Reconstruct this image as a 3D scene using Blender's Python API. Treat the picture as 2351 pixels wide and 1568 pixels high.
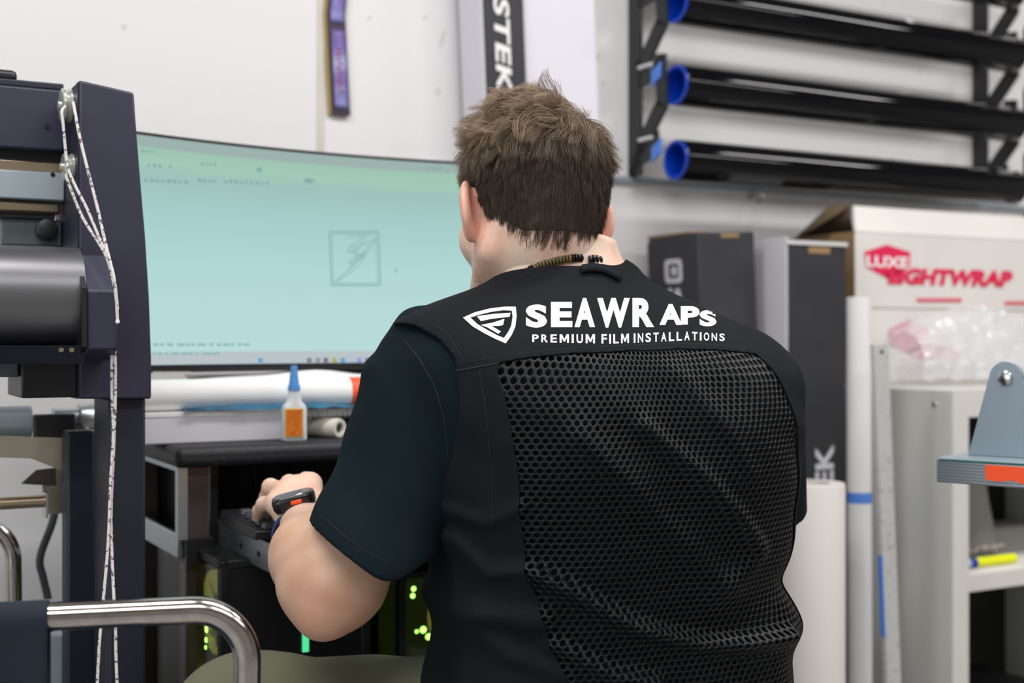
import bpy, bmesh, math, random
import numpy as np
from mathutils import Vector, Matrix, noise
random.seed(7); rng = np.random.default_rng(7)
PI = math.pi
for o in list(bpy.data.objects): bpy.data.objects.remove(o)
scn = bpy.context.scene
COL = scn.collection

# ------------------------------------------------------------------ camera, world, lights, exposure
FPX = 2939.0; CAMZ = 1.0; IW, IH = 2351, 1568
cam_d = bpy.data.cameras.new('camera'); cam = bpy.data.objects.new('camera', cam_d); COL.objects.link(cam)
cam.location = (0, 0, CAMZ); cam.rotation_euler = (PI/2, 0, 0)
cam_d.sensor_width = 36; cam_d.lens = 36*FPX/IW; cam_d.clip_start = .05
cam_d.dof.use_dof = True; cam_d.dof.focus_distance = 1.47; cam_d.dof.aperture_fstop = 3.4
scn.camera = cam
scn.view_settings.view_transform = 'Standard'; scn.view_settings.look = 'None'
scn.view_settings.gamma = 1; scn.view_settings.use_curve_mapping = False
scn.view_settings.exposure = 0.0
w = bpy.data.worlds.new('world'); scn.world = w; w.use_nodes = True
w.node_tree.nodes['Background'].inputs[0].default_value = (.80, .88, 1, 1)
w.node_tree.nodes['Background'].inputs[1].default_value = .35

TH = math.radians(28.8); CT, ST = math.cos(TH), math.sin(TH); WY = 2.75
def W(s, wv, z): return Vector((s*CT + wv*ST, WY + s*ST - wv*CT, z))      # room frame: along the wall, off the wall, up
def at(px, py, Y): return Vector(((px-IW/2)/FPX*Y, Y, CAMZ + (IH/2-py)/FPX*Y))
def wat(px, py, wv):                                                       # (s, z) on the plane wv off the wall
    p = (px-IW/2)/FPX; t = (WY*CT - wv)/(CT - p*ST)
    return p*t*CT + (t-WY)*ST, CAMZ + (IH/2-py)/FPX*t

def lamp(s, wv, z, sx, sy, power, col=(1, .982, .968)):
    l = bpy.data.lights.new('ceiling_lamp_light', 'AREA'); l.shape = 'RECTANGLE'; l.size = sx; l.size_y = sy
    l.energy = power; l.color = col
    o = bpy.data.objects.new('ceiling_lamp_light', l); COL.objects.link(o)
    o.location = W(s, wv, z); o.rotation_euler = (0, 0, TH)
LP = .76
for s_, w_, p_ in ((-1.6, 1.3, 34), (.1, 1.3, 34), (1.8, 1.3, 34), (-1.6, 3.0, 34), (.1, 3.0, 30), (1.8, 3.0, 34)):
    lamp(s_, w_, 2.66, 1.3, .28, p_*LP)

dl = bpy.data.lights.new('added_left_fill', 'AREA'); dl.shape = 'RECTANGLE'; dl.size = 2.4; dl.size_y = 2.0; dl.energy = 36; dl.color = (.90, .95, 1)  # unseen cool fill added to brighten the left-facing sides; no door stands there
do = bpy.data.objects.new('added_left_fill', dl); COL.objects.link(do); do.location = W(-3.6, 2.6, 1.4)
do.rotation_euler = (Vector(do.location)-W(0, .9, 1.0)).to_track_quat('Z', 'Y').to_euler()

# ------------------------------------------------------------------ materials
def mat(name, col, rough=.5, metal=0., spec=.5, **k):
    m = bpy.data.materials.new(name); m.use_nodes = True
    b = m.node_tree.nodes['Principled BSDF']
    b.inputs['Base Color'].default_value = (*col, 1); b.inputs['Roughness'].default_value = rough
    b.inputs['Metallic'].default_value = metal; b.inputs['Specular IOR Level'].default_value = spec
    nt = m.node_tree; L = nt.links
    tc = nt.nodes.new('ShaderNodeTexCoord')
    if k.get('emit'):
        b.inputs['Emission Color'].default_value = (*k['emit'], 1); b.inputs['Emission Strength'].default_value = k.get('es', 1)
    if k.get('sss'):
        b.inputs['Subsurface Weight'].default_value = k['sss']; b.inputs['Subsurface Radius'].default_value = (1, .35, .2)
        b.inputs['Subsurface Scale'].default_value = .008
    if k.get('coat'): b.inputs['Coat Weight'].default_value = k['coat']; b.inputs['Coat Roughness'].default_value = k.get('coatr', .1)
    if k.get('sheen'): b.inputs['Sheen Weight'].default_value = k['sheen']; b.inputs['Sheen Roughness'].default_value = .5
    if k.get('alpha') is not None: b.inputs['Alpha'].default_value = k['alpha']
    if k.get('trans'): b.inputs['Transmission Weight'].default_value = k['trans']; b.inputs['IOR'].default_value = k.get('ior', 1.4)
    if k.get('var'):                        # (scale, second colour, contrast lo, hi)
        sc, c2, lo, hi = k['var']
        n = nt.nodes.new('ShaderNodeTexNoise'); n.inputs['Scale'].default_value = sc; n.inputs['Detail'].default_value = k.get('vdet', 4)
        r = nt.nodes.new('ShaderNodeValToRGB'); r.color_ramp.elements[0].position = lo; r.color_ramp.elements[1].position = hi
        r.color_ramp.elements[0].color = (*col, 1); r.color_ramp.elements[1].color = (*c2, 1)
        L.new(tc.outputs['Object'], n.inputs['Vector']); L.new(n.outputs['Fac'], r.inputs['Fac']); L.new(r.outputs['Color'], b.inputs['Base Color'])
    if k.get('bump'):                       # (scale, strength, distance)
        sc, st, di = k['bump']
        n = nt.nodes.new('ShaderNodeTexNoise'); n.inputs['Scale'].default_value = sc; n.inputs['Detail'].default_value = 3
        bp = nt.nodes.new('ShaderNodeBump'); bp.inputs['Strength'].default_value = st; bp.inputs['Distance'].default_value = di
        L.new(tc.outputs['Object'], n.inputs['Vector']); L.new(n.outputs['Fac'], bp.inputs['Height']); L.new(bp.outputs['Normal'], b.inputs['Normal'])
    return m
M = {}
M['wall'] = mat('wall_paint', (.80, .79, .79), .6, var=(1.1, (.70, .685, .655), .62, .8), bump=(40, .08, .002))
M['stain'] = mat('wall_stain', (.66, .64, .59), .7)
M['seam'] = mat('wall_seam', (.68, .64, .57), .7, var=(6, (.60, .56, .49), .4, .7))
M['floor'] = mat('floor_concrete', (.32, .32, .32), .5, var=(3, (.24, .24, .23), .4, .7))
M['ceil'] = mat('ceiling_boards', (.13, .10, .085), .8, var=(2, (.11, .085, .07), .4, .7))
M['shopwall'] = mat('shop_wall', (.34, .33, .32), .7)
M['navy'] = mat('navy_plastic', (.024, .024, .048), .48, bump=(900, .12, .0004), var=(4, (.029, .026, .052), .4, .7))
M['navydark'] = mat('dark_navy_metal', (.010, .012, .024), .5, bump=(700, .1, .0004))
M['black'] = mat('black_plastic', (.010, .010, .012), .4, bump=(600, .1, .0003))
M['blacksoft'] = mat('black_laminate', (.016, .016, .020), .55, var=(160, (.045, .045, .055), .55, .8), bump=(300, .4, .001))
M['greyplate'] = mat('grey_plate', (.12, .14, .15), .45, .3)
M['alu'] = mat('aluminium', (.50, .54, .57), .32, .85, bump=(60, .05, .001))
M['aluwhite'] = mat('pale_grey_metal', (.36, .42, .46), .4, .2)
M['bronze'] = mat('bronze_rail', (.50, .40, .28), .25, .9)
M['cream'] = mat('cream_metal', (.50, .46, .36), .35, .6, var=(20, (.36, .33, .25), .4, .7))
M['chrome'] = mat('brushed_chrome', (.62, .57, .52), .16, 1.0, var=(90, (.50, .46, .42), .3, .7))
M['pulley'] = mat('pulley_metal', (.62, .64, .58), .3, .7)
M['steel'] = mat('steel', (.55, .56, .56), .25, 1.0)
M['cover'] = mat('roller_cover', (.20, .20, .21), .36, .85, bump=(500, .08, .0003))
M['cord'] = mat('braided_cord', (.62, .58, .56), .8)
nt = M['cord'].node_tree; tc = nt.nodes['Texture Coordinate']
n_ = nt.nodes.new('ShaderNodeTexNoise'); n_.inputs['Scale'].default_value = 210; n_.inputs['Detail'].default_value = 1
rp = nt.nodes.new('ShaderNodeValToRGB'); rp.color_ramp.elements[0].position = .36; rp.color_ramp.elements[1].position = .44
rp.color_ramp.elements[0].color = (.10, .09, .10, 1); rp.color_ramp.elements[1].color = (.62, .58, .56, 1)
nt.links.new(tc.outputs['Object'], n_.inputs['Vector']); nt.links.new(n_.outputs['Fac'], rp.inputs['Fac'])
nt.links.new(rp.outputs['Color'], nt.nodes['Principled BSDF'].inputs['Base Color'])
M['bluefab'] = mat('navy_canvas', (.0035, .009, .020), .85, bump=(900, .4, .0006), sheen=0)
M['film'] = mat('black_gloss_film', (.004, .004, .005), .06, 0, .30, bump=(8, .04, .004))
M['blue'] = mat('blue_plastic', (.0, .045, .48), .35)
M['bluetape'] = mat('blue_tape', (.10, .26, .80), .5)
M['rack'] = mat('rack_black_steel', (.018, .018, .021), .5)
M['whitepl'] = mat('white_plastic', (.84, .84, .85), .4)
M['boxblack'] = mat('black_card', (.022, .022, .026), .55, var=(5, (.030, .030, .034), .4, .7))
M['boxgrey'] = mat('charcoal_card', (.024, .025, .031), .5, var=(5, (.040, .040, .048), .4, .7))
M['boxwhite'] = mat('white_card', (.74, .72, .78), .5)
M['carton'] = mat('white_carton', (.68, .65, .62), .6, var=(4, (.74, .71, .67), .4, .7), bump=(5, .2, .01))
M['kraft'] = mat('kraft_board', (.30, .19, .09), .75)
M['kraftdark'] = mat('dark_kraft_board', (.10, .065, .03), .8)
M['red'] = mat('red_ink', (.72, .015, .08), .5)
M['ink'] = mat('white_ink', (.86, .86, .86), .5)
M['inkbox'] = mat('pale_print', (.66, .66, .72), .5)
M['vinyl'] = mat('white_vinyl_roll', (.72, .69, .66), .4)
M['tube'] = mat('white_tube', (.84, .84, .84), .35)
M['ruler'] = mat('speckled_rule', (.62, .62, .60), .4, .2, var=(90, (.42, .42, .42), .55, .7))
M['cab'] = mat('cabinet_white', (.62, .62, .585), .45, var=(3, (.58, .59, .565), .4, .7))
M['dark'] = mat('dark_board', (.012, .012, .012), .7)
M['bag'] = mat('clear_film', (.85, .86, .9), .12, alpha=.36, spec=.8)
M['bench'] = mat('blue_grey_metal', (.27, .33, .38), .35, .2)
M['orange'] = mat('orange_tape', (.95, .09, .015), .5)
M['deskedge'] = M['blacksoft']
M['brown'] = mat('brown_metal', (.11, .085, .08), .35, .6)
M['paper'] = mat('white_paper', (.86, .86, .86), .6)
M['bluefilm'] = mat('blue_film', (.03, .17, .30), .2, alpha=.85)
M['cyan'] = mat('bottle_cap_blue', (.10, .32, .72), .35)
M['bottle'] = mat('translucent_bottle', (.70, .72, .74), .3, sss=.3)
M['label'] = mat('orange_label', (.72, .20, .015), .5, var=(120, (.60, .13, .01), .4, .6))
M['yellow'] = mat('yellow_ink', (.85, .52, .03), .5)
M['gloyellow'] = mat('yellow_marker', (.80, .85, .0), .4)
M['key'] = mat('keycap', (.05, .05, .06), .28)
M['skin'] = mat('skin', (.84, .60, .47), .48, sss=.22, var=(26, (.74, .44, .32), .42, .72), bump=(420, .22, .0009))
M['hair'] = None
M['shirt'] = mat('black_tee_cotton', (.0042, .0100, .0130), .95, 0, .12, bump=(1100, .35, .0006), var=(7, (.006, .0130, .0165), .4, .7))
M['vest'] = mat('vest_nylon', (.0058, .0070, .0095), .8, 0, .12, bump=(1400, .3, .0005), var=(9, (.0085, .0100, .0130), .45, .75))
M['netting'] = mat('vest_netting', (.0028, .0028, .0032), .42, 0, .26)
M['thread'] = mat('seam_thread', (.006, .007, .009), .8)
M['olive'] = mat('olive_cloth', (.150, .155, .095), .9, bump=(900, .3, .0006))
M['watch'] = mat('watch_case', (.008, .008, .009), .25)
M['glass'] = mat('watch_glass', (.16, .17, .19), .08, 0, .9)
M['bandblue'] = mat('watch_band', (.02, .035, .16), .6)
M['beadblack'] = mat('bead_black', (.008, .007, .007), .3)
M['beadolive'] = mat('bead_olive', (.10, .085, .025), .35)
M['beadbrown'] = mat('bead_brown', (.22, .10, .035), .35)
M['eye'] = mat('eye_white', (.8, .78, .75), .2)
M['seat'] = mat('seat_vinyl', (.015, .015, .016), .5)
M['led'] = mat('green_led', (.1, .6, .1), .5, emit=(.40, 1, .14), es=2.6)
M['ledgold'] = mat('gold_led', (.5, .45, .1), .5, emit=(.55, .55, .06), es=.55)
M['led2'] = mat('cyan_led', (.1, .6, .4), .5, emit=(.08, .8, .30), es=.9)
M['gold'] = mat('gold_fan', (.35, .30, .06), .3, .6, emit=(.30, .32, .03), es=.10)
M['pcglass'] = mat('smoked_glass', (.02, .025, .02), .08, alpha=.45, spec=.7)
M['pc'] = mat('pc_case', (.006, .008, .007), .5)
M['pcinside'] = mat('pc_board_glow', (.04, .05, .012), .5, emit=(.16, .22, .02), es=.10)  # faint emission puts the green haze inside the case into the board

def strip_mat(name):
    m = mat(name, (.20, .16, .50), .35)
    nt = m.node_tree; b = nt.nodes['Principled BSDF']; tc = nt.nodes['Texture Coordinate']
    n = nt.nodes.new('ShaderNodeTexNoise'); n.inputs['Scale'].default_value = 14
    r = nt.nodes.new('ShaderNodeValToRGB'); e = r.color_ramp.elements
    e[0].position = .35; e[0].color = (.42, .45, .72, 1); e[1].position = .65; e[1].color = (.17, .07, .28, 1)
    x = e.new(.5); x.color = (.20, .17, .48, 1)
    nt.links.new(tc.outputs['Object'], n.inputs['Vector']); nt.links.new(n.outputs['Fac'], r.inputs['Fac']); nt.links.new(r.outputs['Color'], b.inputs['Base Color'])
    return m
M['purple'] = strip_mat('purple_print')
M['maroon'] = mat('maroon_print', (.34, .02, .05), .5)
M['purpledark'] = mat('dark_purple_edge', (.035, .02, .05), .5)
M['mustard'] = mat('mustard_edge', (.42, .30, .10), .6)

# ------------------------------------------------------------------ mesh helpers
def tagp(o, label=None, cat=None, group=None, kind=None):
    if label: o['label'] = label
    if cat: o['category'] = cat
    if group: o['group'] = group
    if kind: o['kind'] = kind
    return o
def empty(name, loc, label, cat, group=None):
    o = bpy.data.objects.new(name, None); COL.objects.link(o); o.location = loc; o.empty_display_size = .05
    return tagp(o, label, cat, group)
def wloc(o):
    v = Vector(o.location)
    while o.parent: o = o.parent; v += Vector(o.location)
    return v
def rawobj(name, verts, faces, m, parent=None, origin=None, smooth=True, angle=40, bevel=0, bseg=2, solid=0):
    V = np.asarray(verts, dtype=np.float64).reshape(-1, 3)
    if origin is None:
        if parent is not None: origin = wloc(parent)
        else:
            mn, mx = V.min(0), V.max(0); origin = Vector(((mn[0]+mx[0])/2, (mn[1]+mx[1])/2, mn[2]))
    origin = Vector(origin)
    me = bpy.data.meshes.new(name)
    me.from_pydata([tuple(v) for v in (V - np.array(origin))], [], [tuple(int(i) for i in f) for f in faces])
    me.validate(); me.update()
    if smooth:
        me.polygons.foreach_set('use_smooth', [True]*len(me.polygons)); me.set_sharp_from_angle(angle=math.radians(angle))
    me.materials.append(m)
    o = bpy.data.objects.new(name, me); COL.objects.link(o)
    if parent is not None: o.parent = parent; o.location = origin - wloc(parent)
    else: o.location = origin
    if solid:
        md = o.modifiers.new('thickness', 'SOLIDIFY'); md.thickness = solid; md.offset = 0
    if bevel:
        md = o.modifiers.new('bevel', 'BEVEL'); md.width = bevel; md.segments = bseg; md.limit_method = 'ANGLE'; md.angle_limit = math.radians(35)
    return o
class MB:
    def __init__(s): s.v = []; s.f = []
    def add(s, vs, fs):
        n = len(s.v); s.v += [tuple(v) for v in vs]; s.f += [tuple(i+n for i in f) for f in fs]; return s
    def box(s, a0, a1, b0, b1, c0, c1, fr=W):
        vs = [fr(a, b, c) for c in (c0, c1) for b in (b0, b1) for a in (a0, a1)]
        return s.add(vs, [(0, 2, 3, 1), (4, 5, 7, 6), (0, 1, 5, 4), (2, 6, 7, 3), (0, 4, 6, 2), (1, 3, 7, 5)])
    def hexa(s, eight):                  # bottom four then top four, both same winding
        return s.add(eight, [(3, 2, 1, 0), (4, 5, 6, 7), (0, 1, 5, 4), (1, 2, 6, 5), (2, 3, 7, 6), (3, 0, 4, 7)])
    def prism(s, poly, fn, t0, t1):      # fn(u, v, t)
        n = len(poly); vs = [fn(u, v, t0) for u, v in poly] + [fn(u, v, t1) for u, v in poly]
        return s.add(vs, [tuple(range(n))[::-1], tuple(range(n, 2*n))] + [(i, (i+1) % n, n+(i+1) % n, n+i) for i in range(n)])
    def tube(s, pts, r, n=16, cap=True, rf=None):
        pts = [Vector(p) for p in pts]; k = len(pts); rr = r if hasattr(r, '__len__') else [r]*k
        up = None; rings = []
        for i, p in enumerate(pts):
            t = (pts[min(i+1, k-1)] - pts[max(i-1, 0)]).normalized()
            if up is None: up = t.orthogonal().normalized()
            up = (up - t*up.dot(t)).normalized(); b = t.cross(up)
            rings.append([p + (up*math.cos(2*PI*j/n) + b*math.sin(2*PI*j/n))*rr[i] for j in range(n)])
        fs = [(i*n+j, i*n+(j+1) % n, (i+1)*n+(j+1) % n, (i+1)*n+j) for i in range(k-1) for j in range(n)]
        if cap: fs += [tuple(range(n))[::-1], tuple(range((k-1)*n, k*n))]
        return s.add([v for rg in rings for v in rg], fs)
    def lathe(s, base, axis, prof, n=32, cap=True):   # prof: (distance along axis, radius)
        base = Vector(base); ax = Vector(axis).normalized()
        a = ax.orthogonal().normalized(); b = ax.cross(a); vs = []; k = len(prof)
        for h, r in prof:
            vs += [base + ax*h + (a*math.cos(2*PI*j/n) + b*math.sin(2*PI*j/n))*r for j in range(n)]
        fs = [(i*n+j, i*n+(j+1) % n, (i+1)*n+(j+1) % n, (i+1)*n+j) for i in range(k-1) for j in range(n)]
        if cap: fs += [tuple(range(n))[::-1], tuple(range((k-1)*n, k*n))]
        return s.add(vs, fs)
    def build(s, name, m, parent=None, **k): return rawobj(name, s.v, s.f, m, parent, **k)
def smoothpath(pts, n=8):
    pts = [Vector(p) for p in pts]; out = []
    for i in range(len(pts)-1):
        p0 = pts[max(i-1, 0)]; p1 = pts[i]; p2 = pts[i+1]; p3 = pts[min(i+2, len(pts)-1)]
        for k in range(n):
            t = k/n
            out.append(.5*((2*p1) + (p2-p0)*t + (2*p0-5*p1+4*p2-p3)*t*t + (3*p1-p0-3*p2+p3)*t**3))
    return out + [pts[-1]]
def text2d(s, shear=0, bold=0, space=1.0):   # verts scaled to the unit box, faces
    c = bpy.data.curves.new('lettering', 'FONT'); c.body = s; c.shear = shear; c.offset = bold; c.space_character = space; c.resolution_u = 4
    c.fill_mode = 'FRONT'
    o = bpy.data.objects.new('lettering', c); COL.objects.link(o)
    bpy.context.view_layer.update()
    me = bpy.data.meshes.new_from_object(o.evaluated_get(bpy.context.evaluated_depsgraph_get()))
    bm = bmesh.new(); bm.from_mesh(me); bpy.data.objects.remove(o); bpy.data.curves.remove(c); bpy.data.meshes.remove(me)
    xs = [v.co.x for v in bm.verts]; ys = [v.co.y for v in bm.verts]
    x0, x1, y0, y1 = min(xs), max(xs), min(ys), max(ys)
    for v in bm.verts: v.co = Vector(((v.co.x-x0)/(x1-x0), (v.co.y-y0)/(y1-y0), 0))
    return bm
def gridcut(bm, nx, ny):
    for i in range(1, nx):
        bmesh.ops.bisect_plane(bm, geom=bm.verts[:]+bm.edges[:]+bm.faces[:], plane_co=(i/nx, 0, 0), plane_no=(1, 0, 0))
    for i in range(1, ny):
        bmesh.ops.bisect_plane(bm, geom=bm.verts[:]+bm.edges[:]+bm.faces[:], plane_co=(0, i/ny, 0), plane_no=(0, 1, 0))
def bm_arrays(bm):
    bm.verts.index_update(); V = [tuple(v.co) for v in bm.verts]; F = [tuple(v.index for v in f.verts) for f in bm.faces]; bm.free(); return V, F
def flattext(name, s, fn, m, parent, **k):     # fn(u, v) unit box -> world
    V, F = bm_arrays(text2d(s, **k)); return rawobj(name, [fn(x, y) for x, y, _ in V], F, m, parent, smooth=False)

# ------------------------------------------------------------------ the room
def struct(mb, name, m, **k): return tagp(mb.build(name, m, **k), kind='structure')
struct(MB().box(-4, 4, -.1, 0, 0, 2.8), 'wall_back', M['wall'])
struct(MB().box(-4, 4, -.1, 5, -.1, 0), 'floor', M['floor'])
struct(MB().box(-4, 4, -.1, 5, 2.8, 2.9), 'ceiling', M['ceil'])
struct(MB().box(-4.1, -4, -.1, 5, 0, 2.8), 'wall_left', M['wall'])
struct(MB().box(4, 4.1, -.1, 5, 0, 2.8), 'wall_right', M['shopwall'])
struct(MB().box(-4, 4, 5, 5.1, 0, 2.8), 'wall_front', M['shopwall'])
s0, _ = wat(728, 0, 0); s1, _ = wat(744, 0, 0)
struct(MB().box(s0, s1, 0, .0025, .4, 2.8), 'trim_1', M['seam'])
random.seed(21)
for px, py, l_ in ((1015, 90, .045), (976, 40, .012), (848, 42, .010), (1005, 210, .02), (1372, 130, .012), (285, 62, .012), (1385, 190, .014), (2030, 8, .012), (2110, 165, .02)):
    s_, z_ = wat(px, py, 0); n_ = 14; pts = [(s_+.0045*math.cos(2*PI*k/n_)*random.uniform(.6, 1.3)+.12*l_*math.sin(2*PI*k/n_), z_+l_*.5*math.sin(2*PI*k/n_)*random.uniform(.8, 1.1)) for k in range(n_)]
    struct(MB().prism(pts, lambda u, v, t: W(u, t, v), .0, .0006), 'trim_3', M['stain'])
s0, z0 = wat(1425, 412, 0); s1, z1 = wat(2351, 500, 0)
struct(MB().box(s0-.5, s1+1, 0, .012, z0-.006, z0+.006), 'trim_2', M['aluwhite'])

# ------------------------------------------------------------------ film rack with rolls
def rack_plate(px, name='rack_bracket'):
    s, _ = wat(px, 300, 0)
    mb = MB()
    fn = lambda wv, z, t: W(s+t, wv, z)
    T = .006; k = .00096
    mb.box(s, s+T, 0, .05, RZ[3]-.02, RZ[0]+.15)
    for i, zc in enumerate(RZ):
        q = lambda P: mb.prism([(a, zc-b*k) for a, b in P], fn, 0, T)
        if i < 3:
            q([(.04, -15), (.04, -52), (.092, -50), (.105, -80), (.142, -75), (.14, -25)])
            q([(.100, -60), (.142, -75), (.148, 45), (.112, 40)]); q([(.112, 22), (.148, 45), (.055, 148), (.03, 112)])
        else: q([(.0, 10), (.04, -52), (.085, -50), (.112, -75), (.118, -30), (.09, -14), (.04, 0), (.03, 22), (.012, 22)])
    return s, mb
RR = .044
RZ = []
sL, _ = wat(1445, 0, 0)
for py in (-165, 8, 196, 368):
    _, z = wat(1560, py, .168); RZ.append(z)
rack = empty('film_rack', W(sL+.6, .02, RZ[3]-.08), 'black steel wall rack with honeycomb side brackets holding dark film rolls', 'rack')
for px in (1442, 2232):
    s, mb = rack_plate(px); b = mb.build('bracket', M['rack'], rack)
    for zc in RZ:
        MB().lathe(W(s-.001, .045, zc+.058), W(0, 1, 0)-W(0, 0, 0), [(0, .004), (.05, .004)], 10).build('bolt', M['whitepl'], b)
sR, _ = wat(2232, 0, 0)
# the end lattice: hexagon ribs standing out from the right bracket
for zc in RZ:
    hx = MB()
    cx, cz = .105, zc-.085
    P = [(cx + .060*math.cos(a), cz + .062*math.sin(a)) for a in [PI/6+i*PI/3 for i in range(6)]]
    for i in range(6):
        a, b = P[i], P[(i+1) % 6]; L = math.hypot(b[0]-a[0], b[1]-a[1]); nx, nz = -(b[1]-a[1])/L*.008, (b[0]-a[0])/L*.008
        hx.prism([(a[0]-nx, a[1]-nz), (b[0]-nx, b[1]-nz), (b[0]+nx, b[1]+nz), (a[0]+nx, a[1]+nz)], lambda u, v, t: W(sR+.02+t+.1, u+.02, v), 0, .006)
    hx.build('end_lattice', M['rack'], rack)
names = ['cut off by the upper picture edge', 'second from the top of four', 'third from the top of four', 'lowest one with open blue core']
tagpx = (2100, 2010, 2018, 1985)
for i, zc in enumerate(RZ):
    a0 = sL+.0085; a1 = wat(2328, 300, .168)[0]
    r_ = empty('film_roll', W((a0+a1)/2, .168, zc-RR), 'black film roll on the wall rack, '+names[i], 'film roll', 'film rolls on the wall rack')
    ax = W(1, 0, 0)-W(0, 0, 0); Ln = a1-a0
    MB().lathe(W(a0, .168, zc), ax, [(0.004, RR-.006), (0, RR-.001), (.003, RR), (Ln-.003, RR), (Ln, RR-.001), (Ln, RR-.012)], 64, cap=False).build('film', M['film'], r_)
    MB().lathe(W(a0, .168, zc), ax, [(0.0, RR-.0015), (-.004, RR-.001), (-.004, RR-.008), (.03, RR-.010), (.25, RR-.010), (.25, .002)], 48, cap=False).build('core', M['blue'], r_)
    s_, z_ = wat(tagpx[i], 60, .168-RR)
    arc = [W(s_+.004*k, .168+(RR+.0015)*math.cos(a), zc+(RR+.0015)*math.sin(a)) for k, a in enumerate(np.linspace(2.6, 1.35 if i != 1 else .75, 9))]
    mb = MB(); wd = W(.02, 0, 0)-W(0, 0, 0)
    mb.add([p for a in arc for p in (a, a+wd)], [(2*k, 2*k+2, 2*k+3, 2*k+1) for k in range(8)])
    mb.build('paper_tag', M['whitepl'], r_, solid=.0012)
for i in (2, 3):                                  # blue tape tabs on the left bracket
    d_ = 0 if i == 2 else -.006
    mb = MB().prism([(.092, RZ[i]+.008+d_), (.128, RZ[i]+.024+d_), (.130, RZ[i]+.058+d_), (.094, RZ[i]+.042+d_)], lambda u, v, t: W(sL+t, u, v), -.006, -.001)
    tagp(mb.build('tape_tab', M['bluetape'], bevel=.001), 'small blue tape tab on the left rack bracket beside the '+('third' if i == 2 else 'lowest')+' roll', 'tape')

# ------------------------------------------------------------------ wall strip, boxes behind the monitor
def lean(base_s, base_z, deg):
    c, s_ = math.cos(math.radians(deg)), math.sin(math.radians(deg))
    def f(a, b, z):          # a, z measured from the base point, leaning along the wall
        return W(base_s + a*c - z*s_, b, base_z + z*c + a*s_)
    return f
st = empty('hanging_strip', W(*[wat(785, 265, .0)[0], .01, wat(785, 265, 0)[1]]), 'long narrow purple printed strip with dark bands hanging on the white wall', 'strip')
sc, zb = wat(788, 262, .02); hw = .0185
def strip_c(z): return sc - .0 + (-.012*((z-zb)/.22) if z < zb+.2 else -.0109 + (z-zb-.2)*.10)
zs = np.linspace(zb, zb+.62, 60)
mb = MB(); m2 = MB()
for (mbb, h, wa, wb) in ((mb, hw, .006, .012), (m2, hw+.003, .001, .006)):
    n0 = 0; vs = []; fs = []
    for z in zs:
        c = strip_c(z) - (0 if mbb is mb else .004); vs += [W(c-h, wa, z), W(c+h, wa, z), W(c+h, wb, z), W(c-h, wb, z)]
    for k in range(len(zs)-1):
        for j in range(4): fs.append((k*4+j, k*4+(j+1) % 4, k*4+4+(j+1) % 4, k*4+4+j))
    fs += [(0, 1, 2, 3)]
    mbb.add(vs, fs)
mb.build('band', M['purpledark'], st); m2.build('backing', M['mustard'], st)
for (za, zc_) in ((zb+.012, zb+.168), (zb+.182, zb+.34), (zb+.355, zb+.60)):
    vs = []; zz = np.linspace(za, zc_, 16)
    for z in zz: c = strip_c(z); vs += [W(c-hw+.005, .0135, z), W(c+hw-.004, .0135, z)]
    MB().add(vs, [(2*k, 2*k+1, 2*k+3, 2*k+2) for k in range(15)]).build('printed_panel', M['purple'], st, solid=.001)
for k in range(10):
    z = zb+.045+k*.009; c = strip_c(z)
    MB().box(c-.004-.002*(k % 3), c+.006-.003*(k % 2), .0143, .0148, z, z+.004).build('print_mark', M['maroon'], st)

# tall boxes standing on the floor behind the desk, leaning slightly
s_, _ = wat(1197, 784, .10)
def tallbox(s0, s1, w0, w1, zt, deg, label, name='storage_box', m='boxblack', side=None, top=None):
    f = lean(s0+math.tan(math.radians(deg)), 0, deg); Lw = s1-s0
    r = empty(name, f(Lw/2, (w0+w1)/2, 0), label, 'box')
    MB().box(.001, Lw, w0, w1-.001, .001, zt, f).build('carton_body', M[m], r, bevel=.002)
    if side: MB().box(-.0015, .001, w0, w1, .001, zt, f).build('side_panel', M[side], r)
    return r, f
sa, _ = wat(1140, 784, .12); sb, _ = wat(1231, 784, .12)
r, f = tallbox(sa, sb, .015, .115, 1.95, 2.6, 'tall narrow black box with white upright lettering leaning behind the curved monitor', side='boxwhite')
def boxword(r, f, word, w_, a0, a1, ztop, zbot, m='ink', **k):      # word reads downwards, letter tops to the right
    flattext('lettering', word, lambda u, v: f(a0+(a1-a0)*v, w_+.0012, ztop+(zbot-ztop)*u), M[m], r, **k)
Lw = sb-sa
_, zt_ = wat(1180, 0, .12); _, zb_ = wat(1180, 205, .12)
boxword(r, f, 'STEK', .115, Lw*.28, Lw*.67, zt_+.005, zb_-.01, bold=.03, space=1.05, shear=.15)
sc_, _ = wat(1234, 784, .10); sd_, _ = wat(1398, 784, .10)
r, f = tallbox(sc_, sd_, .012, .095, 1.95, 2.6, 'tall plain white box standing right of the black lettered box behind the head', m='boxwhite')
# black box with logo
sa, _ = wat(1612, 784, .25); sb, _ = wat(1741, 784, .25); _, zt = wat(1612, 532, .25)
f = lean(sa+math.tan(math.radians(3.0)), 0, 3.0); Lw = sb-sa; d0, d1 = .07, .25
r = empty('storage_box', f(Lw/2, .16, 0), 'black film box with rounded square logo and downward lettering, behind the right shoulder', 'box')
MB().box(0, Lw, d0, d1, 0, zt, f).build('carton_body', M['boxgrey'], r, bevel=.002)
MB().prism([(d0, .01), (d1, .01), (d1, zt), (d0+.10, zt-.002), (d0, zt-.012)], lambda u, v, t: f(t, u, v), -.003, 0).build('side_panel', M['boxblack'], r)
MB().box(Lw*.4, Lw*.72, d1, d1+.0012, zt-.012, zt-.003, f).build('tape_patch', M['kraft'], r)
MB().box(0, Lw*.3, d0+.0, d1-.02, zt, zt+.004, f).build('top_flap', M['kraft'], r)
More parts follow.
